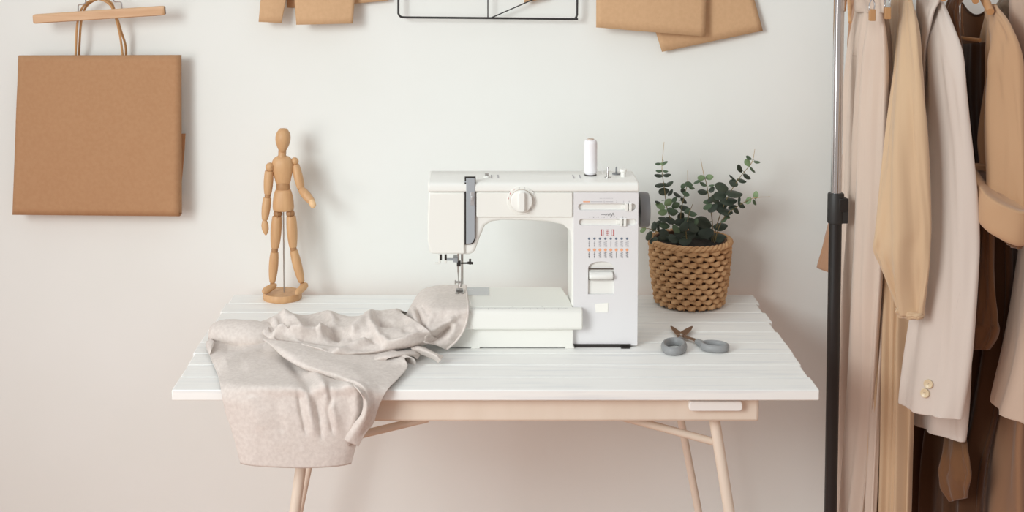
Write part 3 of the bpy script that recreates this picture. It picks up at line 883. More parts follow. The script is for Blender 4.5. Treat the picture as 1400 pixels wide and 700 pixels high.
mb = MB(); mb.limb(W(398, 294.5), W(400.8, 339, -0.002), barrel(6.4, 8.8, 5.2), 20); obj('thigh', mb, M_wood, man, angle=50)
for a, b in (((375.8, 338), (375.3, 345.5)), ((400.7, 337), (401.3, 343))):
    mb = MB(); mb.limb(W(*a, -0.002), W(*b, -0.002), [(0, 4.2 * S), (0.5, 4.7 * S), (1, 4.2 * S)], 14); obj('knee_joint', mb, M_woodj, man)
mb = MB(); mb.limb(W(375.4, 343.5, -0.002), W(372.2, 387, 0.0), barrel(5.4, 8.2, 3.9), 20); obj('shin', mb, M_wood, man, angle=50)
mb = MB(); mb.limb(W(401.2, 341.5, -0.002), W(412.6, 386.5, -0.004), barrel(5.3, 8.0, 4.2), 20); obj('shin', mb, M_wood, man, angle=50)
for a in ((372.2, 388), (413, 387)):
    mb = MB(); mb.ellipsoid(W(*a), (3.0 * S, 3.0 * S, 3.2 * S)); obj('ankle_joint', mb, M_woodj, man)
mb = MB(); mb.limb(W(377.4, 389.3, 0.004), W(359, 399.5, -0.028), [(0, 2.0 * S), (0.12, 4.2 * S), (0.45, 4.8 * S), (0.75, 5.0 * S), (0.93, 3.4 * S), (1, 1.4 * S)], 18, 0.9); obj('foot', mb, M_wood, man, angle=60)
mb = MB(); mb.limb(W(420, 388.0, 0.0), W(404, 402, -0.034), [(0, 1.4 * S), (0.1, 4.0 * S), (0.35, 5.2 * S), (0.7, 4.6 * S), (0.93, 3.0 * S), (1, 1.2 * S)], 18, 0.9); obj('foot', mb, M_wood, man, angle=60)

# ---------------------------------------------------------------- potted eucalyptus
PY_ = 3.04
pc = T(946, 421, TZ); pc = Vector((pc.x, PY_, TZ))
pot = thing('potted_plant', pc, 'eucalyptus plant in woven wicker basket pot beside sewing machine', 'potted plant')
M_wick = mat('woven_rush', (220, 176, 130), 0.75, c2=(190, 144, 100), nscale=40, stretch=(1, 1, 3), bump=0.6, bscale=260, bstretch=(1, 1, 4))
M_wick2 = mat('rush_core', (92, 62, 40), 0.9)
M_soil = mat('dark_soil', (34, 28, 22), 0.95, bump=0.8, bscale=150, c2=(50, 40, 30), nscale=80)
zrim = P(946, 335.5, PY_ - 0.07).z
HB = zrim - TZ
def brad(t): return 0.0735 + (0.0885 - 0.0735) * t + 0.003 * math.sin(PI * t)
mb = MB()
prof = [(0.0, 0.002)] + [(brad(k / 12) - 0.0065, 0.003 + (HB - 0.004) * k / 12) for k in range(13)]
prof += [(brad(1) - 0.011, HB - 0.001), (brad(0.7) - 0.012, HB * 0.72), (0.0, HB * 0.72)]
mb.lathe(prof, pc, 'z', 48, cap=False)
obj('liner', mb, M_wick2, pot)
mb = MB()
NR, NS = 11, 19
for r in range(NR):
    t0 = (r + 0.5) / NR
    z = pc.z + 0.004 + (HB - 0.014) * t0
    rad = brad(t0) - 0.0012
    pts, rr = [], []
    n = NS * 14
    for k in range(n):
        a = 2 * PI * k / n
        ph = a * NS + r * PI + 0.5 * noise.noise((a * 3, r * 1.7, 9))
        c_ = math.cos(ph)
        wv = 0.0006 * noise.noise((a * 7, r * 3.1, 2))
        rho = rad + 0.0040 * math.copysign(abs(c_) ** 0.7, c_) + wv
        pts.append((pc.x + rho * math.cos(a), pc.y + rho * math.sin(a), z + 0.0012 * math.sin(ph) + 1.5 * wv))
        rr.append((0.0035 + 0.0006 * noise.noise((a * 9, r * 7.7, 4))) * (1 + 0.18 * c_))
    mb.loop_tube(pts, rr, 8, squash=1.45)
for k in range(NS * 2):
    a = 2 * PI * (k + 0.5) / (NS * 2) 
    mb.tube([(pc.x + (brad(t) - 0.0045) * math.cos(a), pc.y + (brad(t) - 0.0045) * math.sin(a), pc.z + 0.002 + (HB - 0.010) * t) for t in (0, .25, .5, .75, 1)], 0.0022, 6)
obj('basket', mb, M_wick, pot, angle=80)
mb = MB()
for s in range(3):
    pts = []
    n = 240
    for k in range(n):
        a = 2 * PI * k / n; ph = a * 15 + s * 2 * PI / 3
        rho = brad(1) + 0.0005 + 0.004 * math.cos(ph)
        pts.append((pc.x + rho * math.cos(a), pc.y + rho * math.sin(a), zrim - 0.005 + 0.0036 * math.sin(ph)))
    mb.loop_tube(pts, 0.0038, 7)
obj('basket_rim', mb, M_wick, pot, angle=80)
mb = MB()
rows = []
for k in range(9):
    rr_ = (brad(0.9) - 0.011) * k / 8 + 1e-4
    rows.append([Vector((pc.x + rr_ * math.cos(a), pc.y + rr_ * math.sin(a), zrim - 0.006 - 0.006 * (k / 8) ** 2 + 0.004 * noise.noise((rr_ * 90 * math.cos(a), rr_ * 90 * math.sin(a), 1)))) for a in [2 * PI * j / 40 for j in range(40)]])
mb.ring_loft(rows, True, False)
obj('soil', mb, M_soil, pot)
M_leafd = mat('dark_eucalyptus_leaf', (68, 78, 64), 0.5, c2=(46, 56, 46), nscale=30, spec=0.4)
M_leafm = mat('eucalyptus_leaf', (92, 112, 84), 0.5, c2=(72, 92, 70), nscale=30, spec=0.4)
M_leafl = mat('young_eucalyptus_leaf', (136, 158, 116), 0.5, c2=(116, 140, 100), nscale=30, spec=0.4)
M_stem = mat('eucalyptus_stem', (128, 112, 74), 0.6)
M_tip = mat('tan_shoot_tip', (186, 156, 112), 0.6)
def leaf(mb, c, ang, L, Wd, mi, ytilt=0.0, rnd=R):
    """c = leaf centre; ang = screen angle of the long axis; L, Wd metres as seen"""
    ax = Vector((math.cos(ang), rnd.uniform(-0.25, 0.25), math.sin(ang))).normalized()
    real = max(0.80 * L, Wd)
    tl = math.acos(max(0.12, min(1, Wd / real)))
    side0 = ax.cross(Vector((0, -1, 0))).normalized()
    nn = ax.cross(side0)
    sgn = -1 if side0.z < 0 else 1
    side = (side0 * math.cos(tl) + Vector((0, sgn * 1.0, 0)) * math.sin(tl)).normalized()
    nrm = ax.cross(side).normalized()
    rows = []
    NU, NV = 8, 6
    for i in range(NU + 1):
        u = i / NU
        w = (math.sin(PI * (0.03 + 0.94 * u)) ** 0.62) * (1 - 0.12 * u)
        row = []
        for j in range(NV + 1):
            v = j / NV * 2 - 1
            cup = 0.10 * L * (v * v) * w + 0.10 * L * (u - 0.5) ** 2
            row.append(c + ax * (u - 0.5) * L + side * v * w * real / 2 + nrm * cup)
        rows.append(row)
    n0 = len(mb.bm.faces)
    mb.grid(rows)
    mb.bm.faces.ensure_lookup_table()
    for f in mb.bm.faces[n0:]: f.material_index = mi
SP = 1 / 610.0
def branch(pts, leaves, tip, r=0.0013, dy0=0.0, dy1=0.0):
    w = []
    n = len(pts)
    for i, (x, y) in enumerate(pts):
        w.append(P(x, y, PY_ + dy0 + (dy1 - dy0) * i / (n - 1)))
    br_pts = pspline(w, 24)
    mb = MB(); k = 19 if tip else 24
    mb.tube(br_pts[:k], [r * (1 - 0.6 * i / 24) for i in range(k)], 8)
    br = obj('branch', mb, M_stem, pot)
    mb = MB()
    for (x, y, L, wd, a, mi) in leaves:
        # depth of the nearest stem point
        best = min(br_pts, key=lambda q: (proj(q)[0] - x) ** 2 + (proj(q)[1] - y) ** 2)
        c = P(x, y, best.y + R.uniform(-0.008, 0.008))
        leaf(mb, c, math.radians(a), L * SP, wd * SP, mi)
        # petiole
        e = c + (best - c).normalized() * min((best - c).length, 0.3 * L * SP)
        n0 = len(mb.bm.faces); mb.tube([best, c.lerp(best, 0.5)], 0.0005, 5)
        mb.bm.faces.ensure_lookup_table()
        for f in mb.bm.faces[n0:]: f.material_index = 1
    obj('foliage', mb, [M_leafd, M_leafm, M_leafl], br, angle=80, recalc=False)
    if tip:
        mb = MB(); mb.tube(br_pts[18:], [0.0008 - 0.0004 * i / 6 for i in range(6)], 7); obj('shoot_tip', mb, M_tip, br)
D_, M_, L_ = 0, 1, 2
branch([(926, 334), (920, 308), (912, 285), (908, 255), (905, 230), (908, 194)],
       [(900, 223.5, 9, 3, 5, M_), (909, 222, 8, 3, 25, M_), (906, 224, 7, 4, -10, L_), (901, 233.5, 9, 3, 0, M_), (910, 234, 7, 3, 0, M_), (900.5, 239.5, 12, 4, -5, D_), (912, 239, 11, 4, 8, D_),
        (902, 252.5, 14, 5, 12, D_), (914, 251, 14, 4, 32, D_), (908, 252, 8, 5, 0, M_), (907.5, 261.5, 15, 11, 10, D_), (916, 263, 11, 4, 55, D_), (899, 276, 8, 3, -15, D_), (903, 281, 14, 9, -25, L_), (914, 277, 13, 11, 40, L_),
        (906, 290, 13, 9, 20, L_), (918, 288, 12, 9, -15, M_), (907, 299, 14, 6, -10, D_), (909, 308, 15, 9, -15, M_), (900, 306, 11, 7, 60, D_)], True)
branch([(932, 335), (931, 312), (931, 290), (936, 266), (940, 250), (940, 233)],
       [(942, 252, 11, 8, -20, M_), (934, 254, 9, 6, 50, M_), (946, 256.5, 9, 4, -15, M_), (934, 261, 9, 7, -70, D_), (938, 265, 10, 7, -20, M_), (926, 266, 12, 5, -30, D_), (935, 274, 11, 6, -40, D_), (922, 273, 9, 6, 40, M_),
        (924, 281, 12, 10, 30, M_), (936, 284, 15, 7, -10, D_), (921, 290, 13, 9, 10, M_), (931, 296, 12, 10, 60, D_), (917, 301, 16, 9, -20, D_), (930, 303, 16, 11, 10, D_), (944, 291, 12, 7, -15, M_), (936, 301, 18, 8, 20, M_)], True)
branch([(928, 332), (915, 322), (900, 317), (888, 313), (876, 311)],
       [(893.5, 309.5, 14, 7, 75, D_), (887, 322, 14, 7, 55, D_), (879, 314, 10, 5, 35, L_), (893, 328, 13, 6, 35, D_), (905, 324, 14, 9, 50, D_), (901, 312, 12, 5, 100, D_), (908, 318, 15, 10, -20, D_), (914, 325, 16, 9, 30, D_)], False, dy0=-0.02, dy1=-0.03)
branch([(940, 336), (938, 318), (940, 303), (943, 290), (947, 279)],
       [(944, 302, 14, 9, 10, D_), (947, 292, 12, 6, -5, M_), (935, 310, 16, 11, 50, D_), (948, 311, 17, 12, -30, D_), (930, 318, 17, 12, 10, D_), (943, 321, 18, 12, 20, D_), (939, 288, 9, 5, 40, M_), (925, 313, 14, 9, -45, M_), (951, 303, 10, 7, 60, M_), (922, 326, 17, 10, -10, D_), (937, 329, 18, 10, 5, D_)], False, dy0=-0.035, dy1=-0.045)
branch([(973, 335), (974, 305), (970, 278), (966, 252), (962, 238), (958, 217)],
       [(959, 243, 11, 8, 5, L_), (970, 242, 11, 8, 10, L_), (954, 247, 14, 2, 25, M_), (961.5, 251.5, 10, 5, -25, M_), (973, 253, 8, 2, 10, M_), (961, 262, 15, 7, -5, D_), (973, 259, 10, 6, 50, D_), (967, 275, 12, 5, 15, M_), (972, 273, 11, 8, 40, D_), (967, 282, 14, 6, 35, M_), (963, 304, 24, 16, -30, D_), (953, 304, 14, 12, 80, D_), (985, 309, 21, 9, 5, D_), (981, 324, 24, 11, 5, D_), (965, 318, 22, 14, 15, D_)], True)
branch([(974, 335), (980, 308), (990, 280), (1003, 255), (1015, 238), (1028, 222), (1032, 204)],
       [(1024, 215.5, 9, 5, -30, M_), (1022, 222.5, 11, 9, -60, L_), (1035, 221, 10, 3, -5, M_), (1029, 231.5, 11, 4, -45, M_), (1012, 230.5, 13, 8, -60, D_), (1021.5, 241, 13, 6, -30, D_), (1001, 242, 10, 3, -40, D_), (1014, 246.5, 13, 5, -12, D_), (1003, 250.5, 13, 11, -30, D_),
        (987, 255.5, 20, 13, -20, D_), (1003, 263.5, 25, 8, -6, D_), (984, 267, 19, 12, 10, D_), (996, 274, 23, 9, 3, D_), (985, 281, 20, 12, 5, D_), (974, 284, 16, 8, 40, D_), (991, 288, 22, 8, -8, D_), (994, 294, 12, 7, -45, M_), (978, 272, 14, 10, -40, D_)], True, dy0=0.0, dy1=-0.03)
branch([(976, 335), (984, 308), (995, 292), (1012, 280), (1030, 271), (1053, 269)],
       [(1033, 266.5, 11, 7, 80, L_), (1023, 274, 11, 7, 60, L_), (1014, 280.5, 12, 7, -35, D_), (1032, 276.5, 9, 5, -60, M_), (1007, 287.5, 12, 7, -50, D_), (1010, 273, 9, 3, 75, D_), (1001, 283, 12, 6, 20, D_), (990, 299, 14, 3, 40, M_)], True, dy0=-0.01, dy1=-0.03)
branch([(952, 336), (952, 322), (955, 310), (958, 300)],
       [(947, 326, 20, 13, 0, D_), (960, 327, 22, 13, -10, D_), (956, 314, 20, 14, 40, D_), (948, 312, 17, 12, 120, D_), (970, 327, 20, 11, 20, D_), (936, 322, 18, 12, 30, D_), (958, 300, 10, 8, 60, D_)], False, dy0=0.02, dy1=0.03)

# ---------------------------------------------------------------- scissors
M_blade = mat('bronzed_steel_blade', (150, 124, 106), 0.35, metal=0.6)
M_grip = mat('grey_rubber_grip', (148, 149, 150), 0.5, bump=0.1, bscale=300)
sci = thing('scissors', T(940, 466, TZ), 'open scissors with grey handles lying on white table in front of wicker basket', 'scissors')
def TT(px, py, h=0.0): return T(px, py, TZ + h)
piv = TT(931.5, 459.5, 0.006)
def blade(tip, w_root, z0, tailpts, wt):
    mb = MB()
    tip = Vector(tip); d = (tip - piv); L = d.length; d.normalize(); n = Vector((-d.y, d.x, 0))
    pts = []
    for s, w in ((1.0, 0.06), (0.93, 0.30), (0.7, 0.62), (0.4, 0.85), (0.0, 1.0)):
        pts.append(piv + d * L * s + n * w_root * w / 2)
    for s, w in ((0.0, 1.0), (0.4, 0.85), (0.7, 0.62), (0.93, 0.30), (1.0, 0.06)):
        pts.append(piv + d * L * s - n * w_root * w / 2)
    mb.prism_z([(p.x, p.y) for p in pts], z0, z0 + 0.0016)
    rows = []
    for k, q in enumerate([piv + d * 0.004] + tailpts):
        a = tailpts[0] - piv if k == 0 else (tailpts[k - 1] - (piv if k < 2 else tailpts[k - 2]))
        m_ = Vector((-a.y, a.x, 0)).normalized() * wt / 2
        rows.append([Vector((q.x, q.y, z0)) + m_, Vector((q.x, q.y, z0)) - m_, Vector((q.x, q.y, z0 + 0.0022)) - m_, Vector((q.x, q.y, z0 + 0.0022)) + m_])
    mb.ring_loft(rows)
    return obj('blade', mb, M_blade, sci, bevel=0.0005)
def ellipse_pts(c, ax, b, ang, n=40, egg=0.0):
    out = []
    for k in range(n):
        a = 2 * PI * k / n
        x, y = ax * math.cos(a), b * math.sin(a) * (1 + egg * math.cos(a))
        out.append(Vector((c.x + x * math.cos(ang) - y * math.sin(ang), c.y + x * math.sin(ang) + y * math.cos(ang), c.z)))
    return out
blade(TT(917, 445.5, 0.006), 0.017, TZ + 0.0050, [TT(948, 464, 0.006), TT(962, 471, 0.006)], 0.010)
blade(TT(946.5, 447.3, 0.006), 0.019, TZ + 0.0071, [TT(928, 464, 0.006), TT(926, 468, 0.006)], 0.010)
mb = MB()
c = TT(921.5, 473.5, 0.0085)
mb.loop_tube(ellipse_pts(c, 0.0205, 0.034, math.radians(-12)), 0.0056, 12, squash=1.5)
mb.tube([TT(929, 466, 0.0075), TT(931, 463, 0.0065)], [0.0075, 0.005], 12)
h1 = obj('handle', mb, M_grip, sci)
mb = MB()
c = TT(977, 473.5, 0.0085)
mb.loop_tube(ellipse_pts(c, 0.0250, 0.0180, math.radians(-20)), 0.0048, 12, squash=1.6)
mb.tube([TT(962, 471.5, 0.0075), TT(953, 467, 0.0068)], [0.0085, 0.006], 12)
h2 = obj('handle', mb, M_grip, sci)
mb = MB()
mb.lathe([(0.0034, 0), (0.0034, 0.0022), (0.002, 0.003)], Vector((piv.x, piv.y, TZ + 0.0087)), 'z', 18)
obj('pivot_screw', mb, M_steel, sci)
# ---------------------------------------------------------------- things hung on the wall
M_kraft = mat('kraft_paper', (186, 144, 108), 0.85, spec=0.2, c2=(182, 139, 103), nscale=120, bump=0.15, bscale=300)
M_kraft2 = mat('pale_kraft_paper', (209, 171, 133), 0.85, spec=0.2, c2=(204, 166, 128), nscale=120, bump=0.15, bscale=300)
M_cord = mat('twisted_paper_cord', (200, 154, 106), 0.85, bump=0.6, bscale=500, bstretch=(1, 1, 0.4))
M_hang = mat('pale_hanger_wood', (222, 184, 146), 0.5, c2=(206, 162, 122), nscale=7, stretch=(1, 10, 10))
M_wire = mat('bright_wire', (206, 206, 208), 0.25, metal=1.0)
YB0, YB1 = 3.106, 3.134
bag = thing('paper_bag', P(130, 296, 3.12), 'brown paper shopping bag hung on the left of white wall', 'bag')
def front(px, py): return P(px, py, YB0)
tl, tr, br_, bl = P(25, 76, YB0 + 0.012), P(247.3, 75.5, YB0 + 0.012), P(245, 295.5, YB0), P(17, 293.5, YB0)
mb = MB()
rows = []
N = 24
for i in range(N + 1):
    v = i / N
    l = tl.lerp(bl, v); r_ = tr.lerp(br_, v)
    row = []
    for j in range(N + 1):
        u = j / N
        p = l.lerp(r_, u)
        p.y -= 0.006 * math.sin(PI * u) * math.sin(PI * min(1, v * 0.9 + 0.1)) + 0.0015 * noise.noise((u * 4, v * 4, 2))
        row.append(p)
    rows.append(row)
vs = mb.grid(rows)
def back(p, s): return Vector((p.x, YB1 - 0.010 * (1 - s), p.z))
brows = [[back(rows[i][j], i / N) for j in range(N + 1)] for i in range(N + 1)]
mb.grid(brows)
mb.grid([rows[N], [Vector((p.x, p.y + 0.012, p.z - 0.0015)) for p in rows[N]], brows[N]])
for j in (0, N):
    mid = [Vector(((rows[i][j].x + (0.010 if j == 0 else -0.010)), (rows[i][j].y + brows[i][j].y) / 2, rows[i][j].z)) for i in range(N + 1)]
    mb.grid([[rows[i][j] for i in range(N + 1)], mid, [brows[i][j] for i in range(N + 1)]])
body_ = obj('bag_body', mb, M_kraft, bag, solid=0.0006, angle=40)
mb = MB()
g = [P(246.3, 183, 3.135), P(253.2, 183, 3.138), P(252, 205, 3.138), P(246.5, 268, 3.135)]
mb.ring_loft([[q for q in g], [q + Vector((0, 0.004, 0)) for q in g]])
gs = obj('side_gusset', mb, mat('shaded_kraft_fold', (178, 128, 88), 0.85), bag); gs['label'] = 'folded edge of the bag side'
def cord(pts, Y):
    mb = MB()
    mb.tube(pspline([P(x, y, Y + 0.012 if y > 60 else Y) for x, y in pts], 50), 0.0027, 10)
    obj('cord_handle', mb, M_cord, bag)
cord([(103.5, 82), (104, 60), (106, 30), (113, 10), (124, 1), (137, -1), (150, 6), (157, 20), (164, 48), (168.5, 82)], 3.118)
cord([(107.5, 82), (109, 55), (111, 30), (116, 12), (126, 2), (140, -2), (152, 4), (158, 18), (166, 44), (171.5, 62), (172.5, 82)], 3.128)
# hanger bar
hb = thing('clamp_hanger', P(135, 20, 3.10), 'wooden clamp hanger bar with wire clips above brown paper bag', 'hanger')
a, b = P(46, 26, 3.098), P(225.3, 14.2, 3.098)
d = (b - a); n = Vector((-d.z, 0, d.x)).normalized()
mb = MB()
rings = []
hw = 0.0108
for s, k in ((0.0, 0.80), (0.006, 0.93), (0.02, 1.0), (0.98, 1.0), (0.994, 0.95), (1.0, 0.85)):
    c = a + d * s
    rings.append([c + n * hw * k * cu + Vector((0, 0.007 * k * sv, 0)) for cu, sv in ((1, -0.6), (0.8, -1), (-0.8, -1), (-1, -0.6), (-1, 0.6), (-0.8, 1), (0.8, 1), (1, 0.6))])
mb.ring_loft(rings)
obj('wooden_bar', mb, M_hang, hb, angle=50)
mb = MB(); c = b + d.normalized() * 0.0003
mb.ring_loft([[q + d.normalized() * e * 0.0006 for q in [c + n * hw * 0.8 * cu + Vector((0, 0.0055 * sv, 0)) for cu, sv in ((1, -0.6), (0.8, -1), (-0.8, -1), (-1, -0.6), (-1, 0.6), (-0.8, 1), (0.8, 1), (1, 0.6))]] for e in (0, 1)])
ec = obj('bar_end', mb, mat('dark_end_grain', (128, 94, 66), 0.7), hb); ec['label'] = 'dark end grain of the bar'
for pts in ([(107, 24), (107, 9), (108, 6.5), (114, 5.5), (117, 3), (118, -8), (134, -22)], [(166.5, 18), (166.5, 6), (164, 2.5), (157, 2), (154, -2), (150, -10), (136, -22)]):
    mb = MB(); mb.tube(pspline([P(x, y, 3.108) for x, y in pts], 40), 0.0016, 8); obj('wire_clip', mb, M_wire, hb)
mb = MB(); mb.tube(pspline([P(135, -21, 3.108), P(135, -45, 3.108), P(130, -58, 3.11), P(137, -68, 3.115), P(144, -60, 3.118)], 30), 0.0018, 8); obj('hook', mb, M_wire, hb)
mb = MB(); mb.tube([P(137, -64, 3.105), P(137, -64, WALLY)], 0.002, 10); tag(obj('nail', mb, M_steel), 'nail in the wall carrying the wooden clamp hanger', 'nail')

# paper pattern pieces
def sheet(name, m, top, bottom, Y0, Y1, bulge, label, cat, group=None, curl=0.0):
    """top and bottom = lists of (px, py) from left to right"""
    mb = MB(); rows = []
    n, k = 14, 18
    def samp(poly, u):
        s = u * (len(poly) - 1); i = min(int(s), len(poly) - 2); f_ = s - i
        return poly[i][0] + (poly[i + 1][0] - poly[i][0]) * f_, poly[i][1] + (poly[i + 1][1] - poly[i][1]) * f_
    for i in range(n + 1):
        v = i / n; row = []
        for j in range(k + 1):
            u = j / k
            x0, y0 = samp(top, u); x1, y1 = samp(bottom, u)
            Y = Y0 + (Y1 - Y0) * v - bulge * math.sin(PI * u) * v - curl * v ** 4
            row.append(P(x0 + (x1 - x0) * v, y0 + (y1 - y0) * v, Y))
        rows.append(row)
    mb.grid(rows)
    return tag(obj(name, mb, m, solid=0.0005, angle=60), label, cat, group)
sheet('paper_piece', M_kraft2, [(366, -110), (412, -110)], [(353.5, 30), (385, 31.5)], 3.155, 3.12, 0.004, 'narrow slanting strip of brown pattern paper, leftmost piece pinned at top of wall', 'paper')
sheet('paper_piece', M_kraft, [(385, -100), (440, -98)], [(393, 10.5), (430, 11)], 3.1594, 3.153, 0.0, 'dark brown sheet added for the shade between two pattern pieces', 'paper')  # darker sheet put where shade falls between the overlapping papers
sheet('paper_piece', M_kraft2, [(395, -110), (493, -110)], [(405, 34), (482.5, 32)], 3.1601, 3.115, 0.006, 'wide squared piece of brown pattern paper hanging left of black wire frame', 'paper')
sheet('paper_piece', M_kraft2, [(470, -90), (560, -100)], [(476, 6), (531, 0.5)], 3.156, 3.142, 0.0, 'brown paper corner peeking out right of the squared pattern piece', 'paper')
sheet('paper_sheet', M_kraft2, [(815.5, -140), (969, -140)], [(815, 37.5), (964.5, 50)], 3.148, 3.118, 0.008, 'large upright sheet of brown paper, in front at top right of wall', 'paper')
sheet('paper_sheet', M_kraft2, [(845, -120), (995, -135)], [(905, 71), (1043, 42)], 3.1602, 3.142, 0.004, 'tilted sheet of brown paper behind the upright one at top right', 'paper')
sheet('paper_scrap', M_kraft2, [(722, -60), (775, -60)], [(716.5, 3.5), (745, -2)], 3.1602, 3.138, 0.0, 'small brown paper corner tucked at the black wire frame', 'paper')

# wire frame
wf = thing('wire_frame', P(667, 24, 3.135), 'black wire frame organizer hung on white wall above sewing machine', 'wall organizer')
M_blackw = mat('black_coated_wire', (44, 42, 42), 0.5)
WFY = 3.132
def wire(pts, r, nm):
    mb = MB(); mb.tube(pts, r, 8); obj(nm, mb, M_blackw, wf)
cn = []
def fr(px, py): return P(px, py, WFY)
wire([fr(545, -170)] + pspline([fr(544.8, -60), fr(544.6, 10), fr(545, 19), fr(548.5, 23), fr(556, 23.8)], 18) + pspline([fr(560, 23.8), fr(667, 24.8), fr(780, 26), fr(786, 25.2), fr(788.6, 21), fr(789, 12), fr(789.5, -60), fr(789.5, -170)], 34), 0.0025, 'outer_frame')
wire([fr(545, -170), fr(789.5, -170)], 0.0025, 'top_bar')
wire([P(667, 24.5, WFY + 0.003), P(667, -170, WFY + 0.003)], 0.0014, 'upright_wire')
wire([P(671, 24.5, WFY + 0.003), P(732, -2, WFY + 0.003), P(789, -27, WFY + 0.003)], 0.0014, 'diagonal_wire')
wire([P(663, 24.5, WFY + 0.003), P(545, -60, WFY + 0.003)], 0.0014, 'diagonal_wire') if False else None
# ---------------------------------------------------------------- clothes rack
RY = 2.86
M_chrome = mat('chrome_tube', (214, 214, 216), 0.12, metal=1.0)
M_blackp = mat('black_painted_tube', (34, 31, 30), 0.4)
M_clampm = mat('black_moulded_plastic', (42, 41, 40), 0.5)
xp = P(1147.2, 0, RY).x
RZ = 1.60
rack = thing('clothes_rack', (xp, RY, 0), 'chrome and black metal clothes rack standing right of the table', 'clothes rack')
zj = P(1145, 268, RY).z
xe = xp + 1.05
for x in (xp, xe):
    mb = MB(); mb.tube([(x, RY, zj - 0.06), (x, RY, RZ)], 0.0112, 24); obj('chrome_pole', mb, M_chrome, rack)
    mb = MB(); mb.tube([(x, RY, 0.035), (x, RY, zj)], 0.0135, 24); obj('black_pole', mb, M_blackp, rack)
    mb = MB(); mb.lathe([(0.0165, -0.058), (0.0172, -0.055), (0.0172, 0.004), (0.0160, 0.007), (0.0125, 0.007)], (x, RY, zj), 'z', 28)
    mb.box(x + 0.008, x + 0.024, RY - 0.012, RY + 0.012, zj - 0.057, zj - 0.004)
    cl = obj('height_clamp', mb, M_clampm, rack, bevel=0.0015)
    mb = MB(); mb.box(x + 0.003, x + 0.023, RY - 0.0175, RY - 0.012, zj - 0.030, zj - 0.002); obj('clamp_lever', mb, M_blackp, cl, bevel=0.002)
    mb = MB(); mb.tube([(x, RY - 0.24, 0.075), (x, RY + 0.24, 0.075)], 0.0125, 18)
    obj('foot_bar', mb, M_blackp, rack)
    for dy in (-0.22, 0.22):
        mb = MB(); mb.lathe([(0.006, -0.009), (0.024, -0.011), (0.025, 0), (0.024, 0.011), (0.006, 0.009)], (x, RY + dy, 0.025), 'x', 24)
        mb.tube([(x, RY + dy, 0.035), (x, RY + dy, 0.072)], 0.006, 10)
        obj('caster', mb, M_clampm, rack)
mb = MB(); mb.tube([(xp - 0.03, RY, RZ), (xe + 0.03, RY, RZ)], 0.0112, 24); obj('top_rail', mb, M_chrome, rack)

# ---- garments
def X3(q, Y): return P(q[0], q[1], Y)
def garment_mesh(rows, nring=72, nrow=90, folds=(), wob=0.002, seed=0.0, cap_top=True, cap_bot=False, thk=0.42, wr=2.0):
    vv = []
    for xl, yl, xr, yr, YL, YR, th in rows:
        a, b = P(xl, yl, YL), P(xr, yr, YR)
        vv.append((a, b, Vector((th * thk, 0, 0))))
    A_ = spline([v[0] for v in vv], nrow); B_ = spline([v[1] for v in vv], nrow); H_ = spline([v[2] for v in vv], nrow)
    rings = []
    for i in range(nrow):
        v = i / (nrow - 1)
        a, b, th = A_[i], B_[i], max(H_[i].x, 0.004)
        ax = b - a
        pl = Vector((ax.x, ax.y, 0))
        pl = pl.normalized() if pl.length > 1e-6 else Vector((0, -1, 0))
        pr = Vector((pl.y, -pl.x, 0))
        if pr.x > 0: pr = -pr          # towards the camera's left
        c = (a + b) / 2
        ring = []
        for k in range(nring):
            t = 2 * PI * k / nring
            ca, sa = math.cos(t), math.sin(t)
            al = math.copysign(abs(ca) ** 0.75, ca)
            ac = math.copysign(abs(sa) ** 0.9, sa)
            off = 0.0
            for amp, freq, ph, drift, v0, v1, *sharp in folds:
                env = min(1, max(0, (v - v0) / max(1e-3, v1 - v0)))
                s = math.sin(freq * al * PI + ph + drift * v * 3)
                off += amp * env * ((abs(math.sin((freq * al * PI + ph + drift * v * 3) / 2)) ** 0.7 * 2 - 1.2) if sharp else s)
            p = c + ax / 2 * al + pr * (th * ac + off * (1 - 0.75 * abs(al) ** 4))
            p += pr * wob * (noise.noise(Vector((al * 2.2 + seed, v * 5.0, sa))) + wr * noise.noise(Vector((al * 3.2 + v * 2.5 + seed, v * 3.2, 3.0))) + 0.6 * wr * noise.noise(Vector((al * 6.5 - v * 3.0, v * 4.5 + seed, 8.0))))
            ring.append(p)
        rings.append(ring)
    mb = MB(); mb.ring_loft(rings, cap_top, cap_bot)
    return mb

def hit(mb_or_bvh, px, py):
    o = Vector((0, 0, CAMZ)); d = _ray(px, py).normalized()
    h = mb_or_bvh.ray_cast(o, d)
    return h[0]

def hit_n(bvh, px, py):
    h = bvh.ray_cast(Vector((0, 0, CAMZ)), _ray(px, py).normalized())
    n = h[1]
    if n is not None and n.y > 0: n = -n
    return h[0], n

def cloth_mat(name, c, c2=None, rough=0.85):
    return mat(name, c, rough, spec=0.2, sheen=0.25, c2=c2, nscale=14, bump=0.15, bscale=700, bdist=0.0006)
M_trou = cloth_mat('oatmeal_twill', (213, 194, 179))
M_shirt = cloth_mat('sand_cotton', (208, 178, 145))
M_blaz = cloth_mat('stone_wool', (216, 203, 193))
M_btop = cloth_mat('brown_knit', (120, 84, 56))
M_bdark = cloth_mat('dark_brown_cotton', (78, 50, 30))
M_tan = cloth_mat('camel_cotton', (196, 158, 123))
M_coat = cloth_mat('blush_beige_wool', (208, 183, 164))
M_skirt = cloth_mat('mocha_twill', (154, 116, 88))
M_rust = cloth_mat('cinnamon_cotton', (176, 134, 104))
M_horn = mat('cream_horn_button', (226, 206, 172), 0.3)
M_hwood = mat('varnished_hanger_wood', (206, 158, 112), 0.45, c2=(188, 138, 92), nscale=8, stretch=(1, 1, 6))

